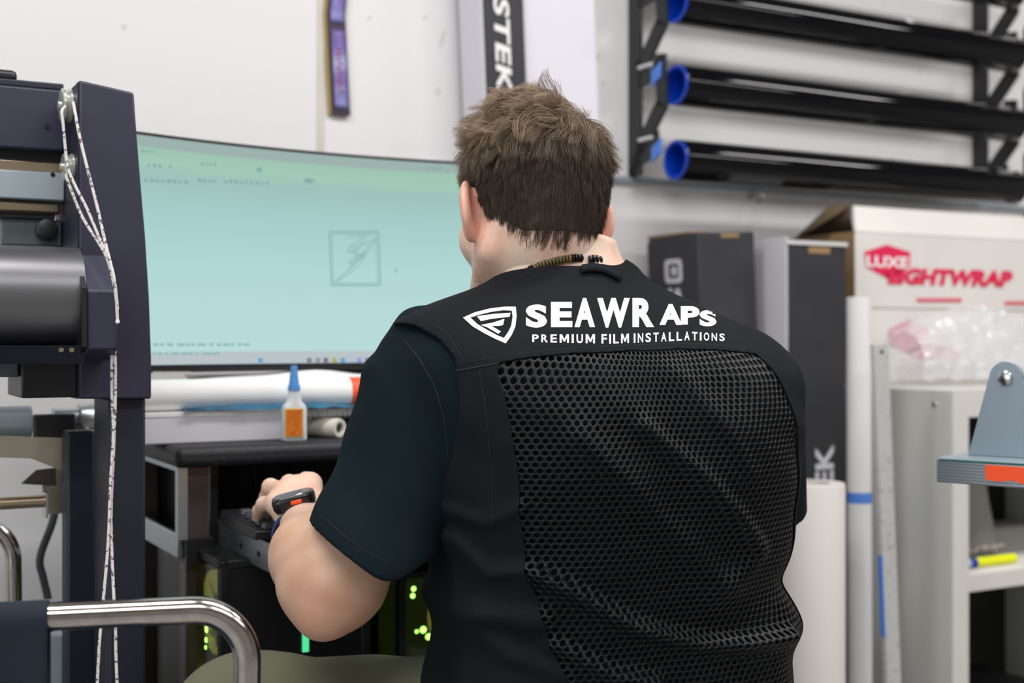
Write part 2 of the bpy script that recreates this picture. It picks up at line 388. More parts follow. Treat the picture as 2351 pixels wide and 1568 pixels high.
def side(u, v): return f(-.0042, d0 + .03 + (d1-d0-.06)*u, v)     # u along wall normal
zl = zt - .055
def rrect(cx, cz, hw_, hz, rad, fn, inner=None, n=6):
    pts = []
    for (sx, sz, a0) in ((1, 1, 0), (-1, 1, PI/2), (-1, -1, PI), (1, -1, 3*PI/2)):
        for k in range(n+1):
            a = a0+k/n*PI/2; pts.append((cx+sx*(hw_-rad)+rad*math.cos(a), cz+sz*(hz-rad)+rad*math.sin(a)))
    return pts
def ringface(po, pi_, fn): 
    n = len(po); return MB().add([fn(*p) for p in po+pi_], [(i, (i+1) % n, n+(i+1) % n, n+i) for i in range(n)])
cu = .165; fnL = lambda u, z: f(-.0042, u, z)
ringface(rrect(cu, zl-.022, .032, .026, .012, None), rrect(cu, zl-.022, .018, .0155, .006, None), fnL).build('logo', M['inkbox'], r)
MB().add([fnL(*p) for p in rrect(cu+.002, zl-.022, .010, .009, .004, None)], [tuple(range(28))]).build('logo', M['inkbox'], r)
flattext('lettering', 'STEK', lambda u, v: fnL(cu-.026+.052*v, zl-.058-.26*u), M['inkbox'], r, bold=.03)
# black and white box B
sa, _ = wat(1812, 784, .30); sb, _ = wat(1945, 784, .30); _, zt = wat(1812, 556, .30)
f = lean(sa, 0, .2); Lw = sb-sa
r = empty('storage_box', f(Lw/2, .2, 0), 'black fronted film box with white side and open white lid beside the large white cartons', 'box')
MB().box(0, Lw, .10, .30, 0, zt, f).build('carton_body', M['boxblack'], r, bevel=.002)
MB().box(-.003, 0, .10, .299, 0, zt+.012, f).build('side_panel', M['boxwhite'], r)
MB().prism([(.13, zt+.012), (.135, zt+.016), (.305, zt+.004), (.303, zt-.004)], lambda u, v, t: f(t, u, v), -.002, Lw+.002).build('lid', M['paper'], r)
MB().box(Lw*.35, Lw*.72, .30, .3012, zt-.022, zt-.008, f).build('tape_patch', M['kraft'], r)
za = CAMZ - (1022-784)/FPX*2.77
flattext('lettering', 'STEK', lambda u, v: f(Lw*(.77-.32*v), .3015, za-.178*(1-u)), M['inkbox'], r, bold=.03)

# ------------------------------------------------------------------ cabinet and what stands on it
S0 = .723; CW0, CW1 = .02, .55; S1 = S0+.80
zc = .900
cab = empty('shelf_cabinet', W((S0+S1)/2, .3, 0), 'off-white open shelf cabinet with dark compartments at the right edge', 'cabinet')
T = .018
mb = MB().box(S0, S0+T, CW0, CW1, 0, zc).box(S1-T, S1, CW0, CW1, 0, zc).box(S0+T, S1-T, CW0, CW1, zc-T, zc)
mb.box(S0+T, S1-T, CW0, CW1, .03, .03+T).build('carcass', M['cab'], cab, bevel=.0015)
MB().box(S0, S0+.045, CW1, CW1+.004, 0, zc).box(S0+.045, S1, CW1, CW1+.004, zc-.056, zc).build('face_frame', M['carton'], cab)
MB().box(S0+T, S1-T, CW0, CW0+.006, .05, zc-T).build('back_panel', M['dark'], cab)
_, zsh = wat(2220, 1340, CW1)
MB().box(S0+T, S1-T, CW0+.006, CW1+.002, zsh-.018, zsh+.018).build('shelf', M['carton'], cab, bevel=.001)
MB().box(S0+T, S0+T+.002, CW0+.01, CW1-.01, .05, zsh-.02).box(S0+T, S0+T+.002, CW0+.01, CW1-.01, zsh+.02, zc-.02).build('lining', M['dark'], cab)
sx, zx = wat(2155, 922, CW1)
MB().lathe(W(S0-.0005, .505, zc-.030), W(-1, 0, 0)-W(0, 0, 0), [(0, .006), (.002, .005)], 16).build('screw', M['steel'], cab)
# things on the shelf
c0 = W(S0+.235, .36, zsh+.018)
tagp(MB().lathe(c0, (0, 0, 1), [(0, .086), (.004, .088), (.06, .074), (.12, .062), (.19, .052), (.192, .046)], 40).build('grey_bin', mat('grey_bin', (.22, .22, .20), .6)), 'grey flared container on the cabinet shelf behind the yellow marker', 'container')
mk = empty('marker_pen', W(S0+.16, .50, zsh+.020), 'thick yellow marker pen with blue and white end lying on the cabinet shelf', 'marker')
axu = W(1, 0, 0)-W(0, 0, 0)
MB().lathe(W(S0+.125, .50, zsh+.029), axu, [(0, .0102), (.12, .0102)], 20).build('barrel', M['gloyellow'], mk)
MB().lathe(W(S0+.105, .50, zsh+.029), axu, [(0, .009), (.02, .0108)], 20).build('collar', mat('marker_blue', (.01, .04, .30), .4), mk)
MB().lathe(W(S0+.085, .50, zsh+.029), axu, [(0, .006), (.004, .009), (.02, .0095)], 20).build('cap', mat('marker_cap', (.45, .5, .62), .3), mk)
tagp(MB().tube(smoothpath([W(S0+.11, .44, zsh+.026), W(S0+.14, .455, zsh+.04), W(S0+.18, .45, zsh+.046), W(S0+.26, .46, zsh+.046)], 5), .007, 10).build('cable_bundle', mat('bundle', (.38, .34, .32), .4, var=(60, (.08, .05, .06), .4, .6))), 'small grey cable bundle lying behind the yellow marker', 'cable')
tagp(MB().lathe(W(S0+.105, .47, zsh+.0285), (0, 0, 1), [(-.010, .008), (0, .0105), (.018, .0105), (.022, .004)], 20).build('small_cap', mat('red_cap', (.40, .01, .03), .4)), 'small dark red cap standing beside the marker pen end', 'cap')
tagp(MB().lathe(W(S0+.123, .475, zsh+.0285), (0, 0, 1), [(-.010, .008), (0, .0085), (.012, .0085), (.014, .004)], 20).build('small_cap', mat('orange_cap', (.85, .30, .02), .4)), 'small orange cap between the dark red cap and yellow marker', 'cap')
bx = MB().box(S0+.10, S0+.50, .10, .40, .049, .20); tagp(bx.build('equipment_case', M['black'], bevel=.01), 'black case in the lower compartment of the cabinet', 'case')
tagp(MB().lathe(W(S0+.115, .30, zsh+.018), (0, 0, 1), [(0, .055), (.01, .06), (.20, .07), (.205, .06), (.2, .05)], 40).build('black_bin', M['black']), 'black round container in the upper compartment of the cabinet', 'container')

# upper and lower cartons
def carton(s0, s1, w0, w1, z0, z1, label):
    r = empty('carton', W((s0+s1)/2, (w0+w1)/2, z0), label, 'carton', None)
    MB().box(s0, s1, w0, w1, z0, z1).build('carton_body', M['carton'], r, bevel=.002)
    MB().box(s0-.0012, s0, w0, w1-.002, z0, z1).build('side_panel', M['kraft'], r)
    return r
sl, zl = wat(2000, 708, .24)
lowc = carton(sl, sl+.62, .03, .238, zc, zl, 'lower white carton with faded pink print half hidden by crumpled clear film')
su, zu = wat(1964, 531, .24)
upc = carton(su, su+.70, .03, .24, zl+.001, zu, 'upper white carton with pink-red emblem and open flaps under the film rack')
_, zf = wat(1995, 476, .20)
fl = [W(su, .241, zu), W(su+.70, .241, zu), W(su+.70, .215, zf), W(su+.022, .215, zf)]
MB().hexa([p + (W(0, .004, 0)-W(0, 0, 0))*0 for p in (W(su, .237, zu), W(su+.70, .237, zu), W(su+.70, .241, zu), W(su, .241, zu), W(su+.022, .207, zf), W(su+.70, .207, zf), W(su+.70, .211, zf), W(su+.022, .211, zf))]).build('front_flap', M['carton'], upc)
a = W(su, .235, zu); b = W(su, .04, zu); 
o1 = W(*[wat(1868, 523, .18)[0], .18, wat(1868, 523, .18)[1]]); o2 = W(su+.012, .19, zf+.002)
MB().add([a, W(su+.02, .2, zf), W(su-.03, .19, zf+.0), o1, b], [(0, 1, 2, 3, 4)]).build('side_flap', M['kraftdark'], upc, solid=.004)
# emblem
def up(px, py): s, z = wat(px, py, .24); return W(s, .2418, z)
def up2(px, py, d=.0006): s, z = wat(px, py, .24); return W(s, .2418+d, z)
hexp = [(1984, 585), (2030, 562), (2090, 577), (2092, 612), (2085, 650), (2040, 642), (1986, 615)]
MB().add([up(*p) for p in [(1984, 578), (2035, 562), (2089, 579), (2087, 616), (2038, 640), (1987, 612)]], [(5, 4, 3, 2, 1, 0)]).build('emblem', M['red'], upc, smooth=False)
flattext('lettering', 'LUXE', lambda u, v: up2(1988+96*u, 612-26*v+5*u), M['ink'], upc, bold=.03)
MB().add([up(*p) for p in [(2036, 640), (2030, 628), (2062, 612), (2072, 640)]], [(3, 2, 1, 0)]).build('emblem', M['red'], upc, smooth=False)
flattext('lettering', 'LIGHTWRAP', lambda u, v: up2(2036+288*u, 652-38*v+8*u), M['red'], upc, bold=.055, shear=.2)
for (pa, pb, py) in ((2104, 2208, 689), (2306, 2400, 696)):
    for k in range(9):
        x0 = pa+(pb-pa)*k/9; MB().add([up2(x0, py+4), up2(x0+(pb-pa)/9*.8, py+4), up2(x0+(pb-pa)/9*.8, py-4), up2(x0, py-4)], [(0, 1, 2, 3)]).build('print_mark', M['red'], upc, smooth=False)
M['pink'] = mat('faded_pink_ink', (.66, .34, .42), .6)
def lo(px, py): s, z = wat(px, py, .238); return W(s, .2398, z)
MB().add([lo(*p) for p in [(2040, 755), (2085, 735), (2130, 750), (2132, 795), (2085, 812), (2042, 790)]], [(5, 4, 3, 2, 1, 0)]).build('emblem', M['pink'], lowc, smooth=False)
MB().add([lo(*p) for p in [(2075, 806), (2130, 785), (2200, 806), (2200, 826), (2100, 822)]], [(4, 3, 2, 1, 0)]).build('emblem', M['pink'], lowc, smooth=False)
# crumpled clear film bundle lying on the cabinet
def crumple(name, fn, nu, nv, m, amp, sc):
    vs = []
    for i in range(nv):
        for j in range(nu):
            p = fn(j/(nu-1), i/(nv-1)); n_ = noise.noise_vector(p*sc) + .6*noise.noise_vector(p*sc*2.7)
            vs.append(p + n_*amp)
    return rawobj(name, vs, [(i*nu+j, i*nu+j+1, (i+1)*nu+j+1, (i+1)*nu+j) for i in range(nv-1) for j in range(nu-1)], m, None, angle=25)
sb0, zb0 = wat(2030, 895, .30); sb1, _ = wat(2400, 895, .30)
def bagf(u, v):
    s = sb0+(sb1-sb0)*u; hgt = .165*(.35+.65*math.sin(PI*min(1, u*.9+.1))**.6)*(1 - .25*max(0, u-.6))
    a = v*PI; return W(s, .345-.075*math.cos(a)*1.0, zc+.014+hgt*math.sin(a)**.8)
bag = crumple('clear_film_bundle', bagf, 70, 50, M['bag'], .010, 24)
tagp(bag, 'crumpled heap of clear plastic film lying on the cabinet before the lower carton', 'plastic film')

# tubes beside the cabinet
sx_, zt_ = wat(1976, 682, .45)
t_ = empty('cardboard_tube', W(sx_, .45, 0), 'slim white tube with a blue tape band standing left of the cabinet', 'tube')
tl = lean(sx_, 0, .3)
MB().lathe(tl(0, .45, 0), tl(0, .45, 1)-tl(0, .45, 0), [(0, .0245), (zt_, .0245), (zt_, .021), (zt_-.03, .021)], 40).build('tube_body', M['tube'], t_)
_, zt2 = wat(1976, 1141, .45)
MB().lathe(tl(0, .45, zt2-.011), tl(0, .45, 1)-tl(0, .45, 0), [(0, .0249), (.022, .0249)], 40, cap=False).build('tape_band', M['bluetape'], t_)
sA, zA = wat(2022, 790, .56); sB, zB = wat(2052, 1568, .56)
k_ = (sB-sA)/(zB-zA)
mb = MB()
fr = lambda a, b, z: W(sA + k_*(z-zA)+a, b, z)
mb.box(-.0185, .0185, .556, .562, 0, zA, fr).box(-.0185, -.0165, .550, .556, 0, zA, fr)
rul = empty('long_rule', fr(0, .56, 0), 'long speckled grey metal rule leaning between white tube and cabinet', 'ruler')
mb.build('blade', M['ruler'], rul, bevel=.0008)
MB().lathe(fr(0, .562, zA-.015), W(0, 1, 0)-W(0, 0, 0), [(0, .004), (.001, .004)], 16).build('hang_hole', M['dark'], rul)
MB().box(-.021, -.0186, .551, .562, .42, .58, fr).build('tape_piece', M['bluetape'], rul)
sv, zv = wat(1862, 1108, .55)
vr = empty('vinyl_roll', W(sv, .55, 0), 'thick creamy white vinyl roll standing upright by the right elbow', 'vinyl roll')
MB().lathe(W(sv, .55, 0), (0, 0, 1), [(0, .060), (.002, .0635), (zv-.003, .0635), (zv, .062), (zv, .038)], 72, cap=False).build('vinyl', M['vinyl'], vr)
MB().lathe(W(sv, .55, 0), (0, 0, 1), [(0, .0385), (zv-.001, .0385), (zv-.001, .034), (zv-.05, .034)], 48, cap=False).build('core', M['carton'], vr)

# wall hook under the rack
sh, zh = wat(1722, 452, .0)
hk = MB().lathe(W(sh, 0, zh), W(0, 1, 0)-W(0, 0, 0), [(0, .008), (.012, .006), (.012, .003), (.05, .003)], 14)
hk.tube([W(sh, .045, zh), W(sh-.01, .05, zh-.012), W(sh-.018, .045, zh-.022)], .004, 8)
tagp(hk.build('wall_hook', M['steel']), 'small grey metal hook on the wall below the lowest film roll', 'hook')

# ------------------------------------------------------------------ bench at the right edge
BC = at(2150, 1050, 1.75); zb_top = BC.z+.0
BD = Vector((math.cos(math.radians(40)), -math.sin(math.radians(40)), 0)); BN = Vector((math.sin(math.radians(40)), math.cos(math.radians(40)), 0))
def fb(a, b, z): v = BC + BD*a + BN*b; return Vector((v.x, v.y, z))      # along the front edge, into depth, up
bn = empty('work_bench', fb(.3, .06, 0), 'blue-grey bench shelf with ribbed edge, orange tape and bolted side arm at right', 'bench')
MB().box(0, .6, 0, .13, zb_top-.034, zb_top, fb).build('bench_top', M['bench'], bn, bevel=.002)
mb = MB()
for k in range(7): mb.box(.001, .6, -.0015, .001, zb_top-.032+k*.0042, zb_top-.0295+k*.0042, fb)
mb.build('ribbed_edge', M['alu'], bn)
MB().box(.004, .6, -.002, 0, zb_top-.0038, zb_top-.0018, fb).build('green_line', mat('green_line', (.0, .10, .07), .5), bn)
MB().prism([(.068, zb_top-.006), (.5, zb_top-.008), (.5, zb_top-.033), (.12, zb_top-.029), (.105, zb_top-.024), (.085, zb_top-.027), (.068, zb_top-.025)], lambda u, v, t: fb(u, t, v), -.0045, -.0025).build('tape', M['orange'], bn)
AP = at(2338, 866, 1.79); ua = (AP-BC).dot(BD)
MB().prism([(ua-.052, zb_top), (ua+.10, zb_top)] + [(ua + .023*math.cos(a), AP.z + .023*math.sin(a)) for a in np.linspace(-.2, PI*.97, 12)], lambda u, v, t: fb(u, t, v), .062, .070).build('side_arm', M['bench'], bn, bevel=.001)
MB().lathe(fb(ua, .062, AP.z), -BN, [(0, .010), (.003, .010), (.005, .006)], 20).build('bolt', M['steel'], bn)
for a_ in (.32, .55): MB().box(a_, a_+.03, .04, .09, 0, zb_top-.034, fb).build('leg', M['bench'], bn)

# ------------------------------------------------------------------ desk
DZ = .846; DS0, DS1 = -.86, .10; DW1 = .56
desk = empty('desk', W(-.4, .3, 0), 'black desk with thick rounded front edge carrying the curved monitor', 'desk')
MB().box(DS0, DS1, .16, DW1, DZ-.030, DZ).build('desk_top', M['blacksoft'], desk, bevel=.011, bseg=4)
MB().box(DS0+.02, DS0+.055, .50, .535, .0, DZ-.03).build('leg', M['brown'], desk, bevel=.002)
MB().box(DS1-.06, DS1-.025, .50, .535, .0, DZ-.03).build('leg', M['brown'], desk, bevel=.002)
MB().box(DS0+.02, DS0+.055, .19, .22, .0, DZ-.03).build('leg', M['brown'], desk, bevel=.002)
MB().box(DS1-.06, DS1-.025, .19, .22, .0, DZ-.03).build('leg', M['brown'], desk, bevel=.002)
MB().box(DS0+.012, DS0+.02, .19, .545, DZ-.038, DZ-.03).box(DS0+.006, DS0+.02, .530, .546, DZ-.135, DZ-.03).build('side_bracket', M['alu'], desk)
MB().box(DS0+.010, DS0+.019, .10, .528, DZ-.165, DZ-.13).build('side_rail', M['alu'], desk, bevel=.002)
MB().box(DS0+.018, DS0+.058, .498, .548, DZ-.172, DZ-.135).build('leg_bracket', M['black'], desk)
MB().box(DS0+.05, DS1-.05, .17, .18, .35, DZ-.03).build('modesty_panel', M['dark'], desk)
# keyboard tray
TZ = .735; tr_s0, tr_s1 = -.782, -.16
tray = empty('keyboard_tray', W(-.5, .62, TZ-.05), 'black pull-out keyboard tray on metal slides under the desk', 'keyboard tray')
MB().box(tr_s0+.012, tr_s1, .40, .775, TZ-.016, TZ).build('tray_board', M['black'], tray, bevel=.002)
MB().box(tr_s0, tr_s0+.011, .33, .755, TZ-.046, TZ-.006).build('slide_rail', M['alu'], tray, bevel=.001)
MB().box(tr_s1, tr_s1+.011, .33, .755, TZ-.046, TZ-.006).build('slide_rail', M['alu'], tray, bevel=.001)
MB().box(tr_s0-.012, tr_s0, .20, .50, TZ-.042, DZ-.031).build('rail_hanger', M['black'], tray)
for wv in (.62, .70): MB().lathe(W(tr_s0-.0006, wv, TZ-.027), W(-1, 0, 0)-W(0, 0, 0), [(0, .004), (.001, .004)], 12).build('slot', M['dark'], tray)
mb = MB()
mb.box(tr_s0+.001, tr_s0+.02, .755, .775, TZ-.044, TZ-.017)
mb.build('slide_stop', M['black'], tray, bevel=.004)
kb = empty('keyboard', W(-.55, .65, TZ), 'black computer keyboard under the left hand on the tray', 'keyboard')
KS0, KS1, KW0, KW1 = -.803, -.366, .585, .750
MB().prism([(KW0, TZ), (KW1, TZ), (KW1, TZ+.012), (KW0, TZ+.022)], lambda u, v, t: W(t, u, v), KS0, KS1).build('keyboard_base', M['black'], kb, bevel=.002)
nk = 0
for row in range(5):
    wv = KW1-.022-row*.026
    for c in range(20):
        ss = KS0+.014+c*.0208
        zz = TZ+.012+ (KW1-wv)/(KW1-KW0)*.010
        if nk < 98 and (row+c) >= 0 and ss+.018 < KS1-.006:
            MB().hexa([W(ss, wv+.018, zz), W(ss+.018, wv+.018, zz), W(ss+.018, wv, zz), W(ss, wv, zz), W(ss+.0025, wv+.0155, zz+.007), W(ss+.0155, wv+.0155, zz+.007), W(ss+.0155, wv+.003, zz+.0078), W(ss+.0025, wv+.003, zz+.0078)]).build('key', M['key'], kb, bevel=.0008); nk += 1

# ------------------------------------------------------------------ curved monitor
mz0, mz1 = .952, 1.318
mon = empty('curved_monitor', W(-.40, .30, DZ), 'wide curved monitor showing a pale green drawing window on the desk', 'monitor')
R_ = 1.25; mc = -.478; mh = .44
def mon_p(s, z, d=0):          # concave towards the seat
    x = s-mc; a = x/R_; return W(mc+(R_-d)*math.sin(a), .372 + R_*(1-math.cos(a)) + d*math.cos(a), z)
ss = np.linspace(mc-mh, mc+mh, 61)
def slab(za, zb_, d0, d1, sa=None, sb=None, n=61):
    q = np.linspace(sa if sa is not None else mc-mh, sb if sb is not None else mc+mh, n); vs = []
    for s in q: vs += [mon_p(s, za, d0), mon_p(s, za, d1), mon_p(s, zb_, d1), mon_p(s, zb_, d0)]
    fs = [(k*4+j, k*4+(j+1) % 4, k*4+4+(j+1) % 4, k*4+4+j) for k in range(n-1) for j in range(4)] + [(3, 2, 1, 0), tuple(range((n-1)*4, n*4))]
    return MB().add(vs, fs)
slab(mz0, mz1, -.028, -.001).build('housing', M['black'], mon)
ms = bpy.data.materials.new('screen_glow'); ms.use_nodes = True; nt = ms.node_tree; nt.nodes.clear()
out = nt.nodes.new('ShaderNodeOutputMaterial'); em = nt.nodes.new('ShaderNodeEmission'); tc = nt.nodes.new('ShaderNodeTexCoord'); sp = nt.nodes.new('ShaderNodeSeparateXYZ')
mr = nt.nodes.new('ShaderNodeMapRange'); mr.inputs['From Min'].default_value = mz0-DZ; mr.inputs['From Max'].default_value = mz1-DZ
rp = nt.nodes.new('ShaderNodeValToRGB'); e = rp.color_ramp.elements
def lin(c): return tuple(((x/255+.055)/1.055)**2.4 if x > 10 else x/3294 for x in c) + (1,)
e[0].position = 0; e[0].color = lin((186, 221, 220)); e[1].position = 1; e[1].color = lin((150, 180, 172))
for p, c in ((.45, (178, 216, 214)), (.72, (164, 203, 199)), (.82, (158, 194, 189)), (.88, (162, 202, 182)), (.95, (158, 195, 178))): x = e.new(p); x.color = lin(c)
nt.links.new(tc.outputs['Object'], sp.inputs[0]); nt.links.new(sp.outputs['Z'], mr.inputs['Value']); nt.links.new(mr.outputs[0], rp.inputs[0]); nt.links.new(rp.outputs[0], em.inputs[0]); nt.links.new(em.outputs[0], out.inputs[0])
def scrmat(name, c):
    m = bpy.data.materials.new(name); m.use_nodes = True; n_ = m.node_tree; n_.nodes.clear()
    o_ = n_.nodes.new('ShaderNodeOutputMaterial'); e_ = n_.nodes.new('ShaderNodeEmission'); e_.inputs[0].default_value = lin(c); n_.links.new(e_.outputs[0], o_.inputs[0]); return m
scr = slab(mz0+.012, mz1-.005, -.001, .0005, mc-mh+.004, mc+mh-.004).build('screen', ms, mon)
bar = scrmat('screen_bar', (186, 196, 200)); ln = scrmat('screen_line', (132, 172, 170)); lns = scrmat('screen_faint', (146, 186, 184)); ttl = scrmat('screen_title', (158, 178, 174))
slab(mz0+.012, mz0+.032, .0005, .0008, mc-mh+.004, mc+mh-.004).build('taskbar', bar, scr)
slab(mz1-.022, mz1-.005, .0005, .0008, mc-mh+.004, mc+mh-.004).build('title_bar', ttl, scr)
def mon_px(px, py):            # screen coordinates under a photo pixel
    lo_, hi_ = mc-mh, mc+mh
    for _ in range(40):
        m_ = (lo_+hi_)/2; P = mon_p(m_, 1, .001)
        if IW/2+P.x/P.y*FPX < px: lo_ = m_
        else: hi_ = m_
    P = mon_p(lo_, 1, .001); return lo_, CAMZ+(IH/2-py)/FPX*P.y
def mark(x0, y0, x1, y1, m, name='screen_mark', d=.0011):
    s0, za = mon_px(x0, y1); s1, zb_ = mon_px(x1, y1); _, zt = mon_px((x0+x1)/2, y0)
    return slab(za, max(zt, za+.0008), .0005, d, s0, s1, 4).build(name, m, scr)
def linep(pts, m, wd=.0009, name='drawing_line'):
    vs = []; fs = []; q = []
    for (x, y) in pts: q.append(mon_px(x, y))
    for k in range(len(q)-1):
        (a, b), (c, d) = q[k], q[k+1]; L = math.hypot(c-a, d-b)+1e-9; nx, nz = -(d-b)/L*wd, (c-a)/L*wd
        n = len(vs); vs += [mon_p(a-nx, b-nz, .0014), mon_p(c-nx, d-nz, .0014), mon_p(c+nx, d+nz, .0014), mon_p(a+nx, b+nz, .0014)]; fs.append((n, n+1, n+2, n+3))
    return rawobj(name, vs, fs, m, scr, smooth=False)
linep([(756, 532), (868, 532), (873, 655), (761, 655), (756, 532)], ln, .0012, 'drawing_frame')
linep([(762, 538), (862, 538), (867, 650), (766, 650), (762, 538)], ln, .0006, 'drawing_frame')
random.seed(3)
for k in range(16):
    a = random.random(); x = 768+random.random()*55; y = 545+random.random()*80
    pts = []
    for j in range(7): pts.append((min(862, max(764, x+j*7+random.uniform(-4, 4))), min(648, max(541, y-j*(5 if k % 3 else -3)+random.uniform(-4, 4)))))
    linep([p for p in pts if p[0]+p[1] < 1430], lns)
linep([(768, 648), (800, 620), (830, 590), (850, 560), (866, 548)], ln, .0007); linep([(775, 645), (812, 620), (838, 590), (856, 562), (866, 556)], lns)
for (x0, y0, n, st_) in ((332, 412, 8, 13), (455, 412, 14, 12), (700, 412, 3, 14), (340, 378, 6, 12), (462, 375, 4, 10), (325, 345, 4, 9), (980, 385, 5, 7)):
    for k in range(n):
        if random.random() < .85: mark(x0+k*st_, y0+k*st_*.045-random.random()*3, x0+k*st_+st_*random.uniform(.3, .7), y0+5+k*st_*.045, ln)
for y in (791, 812):
    x = 352
    while x < (572 if y < 800 else 490): d = random.uniform(5, 20); mark(x, y-3, x+d, y+3, lns); x += d+random.uniform(2, 9)
mark(700, 410, 716, 420, ln); mark(590, 385, 601, 395, ln); mark(905, 618, 912, 625, lns)
for (x, c) in ((598, (80, 160, 215)), (710, (120, 120, 130)), (730, (150, 145, 150)), (748, (120, 100, 110)), (768, (170, 175, 90)), (787, (90, 160, 200)), (805, (180, 190, 220)), (825, (150, 150, 215)), (843, (110, 130, 140))):
    mark(x-5, 822, x+5, 832, scrmat('screen_icon', c), 'taskbar_icon')
for k in range(12): mark(352+k*7.4, 853, 357+k*7.4, 856, scrmat('bezel_print', (196, 178, 170)), 'bezel_mark')
MB().prism([(-.06, DZ), (.06, DZ), (.04, DZ+.006), (-.04, DZ+.006)], lambda u, v, t: W(mc+u*1.6, .18+t, v), 0, .16).build('stand_foot', M['black'], mon)
MB().box(mc-.03, mc+.03, .24, .27, DZ+.004, 1.15).box(mc-.05, mc+.05, .262, .36, 1.08, 1.16).build('stand_neck', M['black'], mon)

# ------------------------------------------------------------------ things on the desk
sB0, _ = wat(300, 980, .48); sB1, _ = wat(652, 980, .48)
wb = empty('long_box', W((sB0+sB1)/2, .43, DZ), 'long low white box lying on the desk under the monitor', 'box')
MB().box(-.890, sB1, .41, .48, DZ, DZ+.046).build('box_body', M['boxwhite'], wb, bevel=.002)
MB().box(-.890, sB1, .409, .481, DZ+.040, DZ+.0475).build('lid', M['paper'], wb, bevel=.001)
axs = W(1, 0, 0)-W(0, 0, 0)
sE, zE = wat(826, 915, .445); sO, _ = wat(802, 915, .45)
zr = DZ+.0475+.0245
pr = empty('paper_roll', W(-.6, .452, zr-.024), 'thick white paper roll with an orange end lying on the long box', 'paper roll')
MB().lathe(W(-.93, .452, zr), axs, [(0, .02), (0, .0245), (sE+.93-.002, .0235), (sE+.93, .016)], 40, cap=False).build('paper', M['paper'], pr)
MB().lathe(W(sO-.004, .452, zr), axs, [(0, .0243), (sE-sO+.002, .0241)], 40, cap=False).build('orange_band', M['orange'], pr)
pl = empty('plan_sheets', W(-.5, .40, zr-.02), 'loose curled white paper sheets lying behind the paper roll', 'paper')
def shf(u, v): s = -.80+.66*u; return W(s, .425-.055*v, zr+.014+.013*v + .008*math.sin(7*u+2*v)*(.3+u*.5) + .012*math.exp(-((u-.33)/.10)**2)*v)
vs = [shf(i/30, j/6) for j in range(7) for i in range(31)]
rawobj('sheet', vs, [(j*31+i, j*31+i+1, j*31+i+32, j*31+i+31) for j in range(6) for i in range(30)], M['paper'], pl, solid=.002)
def shg(u, v): s = -.42+.46*u; return W(s, .47-.10*v, zr+.012+.022*v+.004*math.sin(5*u))
vs = [shg(i/20, j/6) for j in range(7) for i in range(21)]
rawobj('sheet', vs, [(j*21+i, j*21+i+1, j*21+i+22, j*21+i+21) for j in range(6) for i in range(20)], M['paper'], pl, solid=.002)
bf = crumple('blue_film_scrap', lambda u, v: W(-.83+.30*u, .455+.035*v, DZ+.050+.012*math.sin(PI*u)*(1-v)), 40, 12, M['bluefilm'], .004, 40)
tagp(bf, 'crumpled blue plastic film between the long box and paper roll', 'plastic film')
# spiral notebook and tube stub
sN0, _ = wat(706, 950, .46); sN1 = sN0+.26
nb = empty('spiral_notebook', W(sN0+.1, .42, DZ+.035), 'spiral bound notebook lying under the paper roll, wire toward camera', 'notebook')
MB().box(sN0, sN1, .36, .462, DZ+.034, DZ+.046).build('pages', M['paper'], nb)
MB().box(sN0, sN1, .358, .464, DZ+.046, DZ+.0475).build('cover', mat('pink_grey_cover', (.42, .33, .34), .5), nb)
for k in range(26):
    c = W(sN0+.004+k*.0085, .466, DZ+.038)
    MB().tube([c + (W(0, math.cos(a)*.007, 0)-W(0, 0, 0)) + Vector((0, 0, math.sin(a)*.009)) for a in np.linspace(0, 2*PI, 13)], .0009, 6).build('wire_ring', M['steel'], nb)
sT, zT = wat(782, 985, .49)
tb = empty('foam_tube', W(sT, .43, DZ), 'short cream tube lying end-on under the notebook beside the bottle', 'tube')
yv = (W(0, -1, 0)-W(0, 0, 0)) + (W(-.55, 0, 0)-W(0, 0, 0)); 
MB().lathe(W(sT, .488, DZ+.0158), yv, [(.004, .0085), (0, .0095), (0, .0145), (.003, .0155), (.12, .0155)], 32, cap=False).build('tube_wall', M['cream'] if False else mat('cream_foam', (.72, .68, .58), .6), tb)
MB().lathe(W(sT, .488, DZ+.0158), yv, [(.03, .0085), (.031, .001)], 24, cap=False).build('bore', M['dark'], tb)
# support block under the notebook
tagp(MB().box(sN0+.02, sN0+.24, .34, .40, DZ, DZ+.033).build('black_block', M['black'], bevel=.003), 'black block under the notebook behind the short cream tube', 'block')
# glue bottle
sG, zG = wat(675, 1010, .508)
gb = empty('glue_bottle', W(sG, .508, DZ), 'small glue bottle with tall blue cap and orange label on the desk edge', 'bottle')
def sqprof(rows):                     # rounded-rectangle loft: (z, half width, half depth, exponent)
    vs = []; n = 32
    for z, a_, b_, e_ in rows:
        for j in range(n):
            t = 2*PI*j/n; c, s = math.cos(t), math.sin(t)
            vs.append(W(sG + a_*abs(c)**(2/e_)*(1 if c > 0 else -1), .508 + b_*abs(s)**(2/e_)*(1 if s > 0 else -1), DZ+z))
    k = len(rows)
    return MB().add(vs, [(i*n+j, i*n+(j+1) % n, (i+1)*n+(j+1) % n, (i+1)*n+j) for i in range(k-1) for j in range(n)] + [tuple(range(n))[::-1], tuple(range((k-1)*n, k*n))])
sqprof([(0, .017, .009, 4), (.002, .0192, .0105, 4), (.050, .0192, .0105, 4), (.056, .017, .010, 3), (.060, .0125, .0095, 2.2), (.074, .0095, .009, 2), (.079, .009, .0085, 2)]).build('bottle_body', M['bottle'], gb)
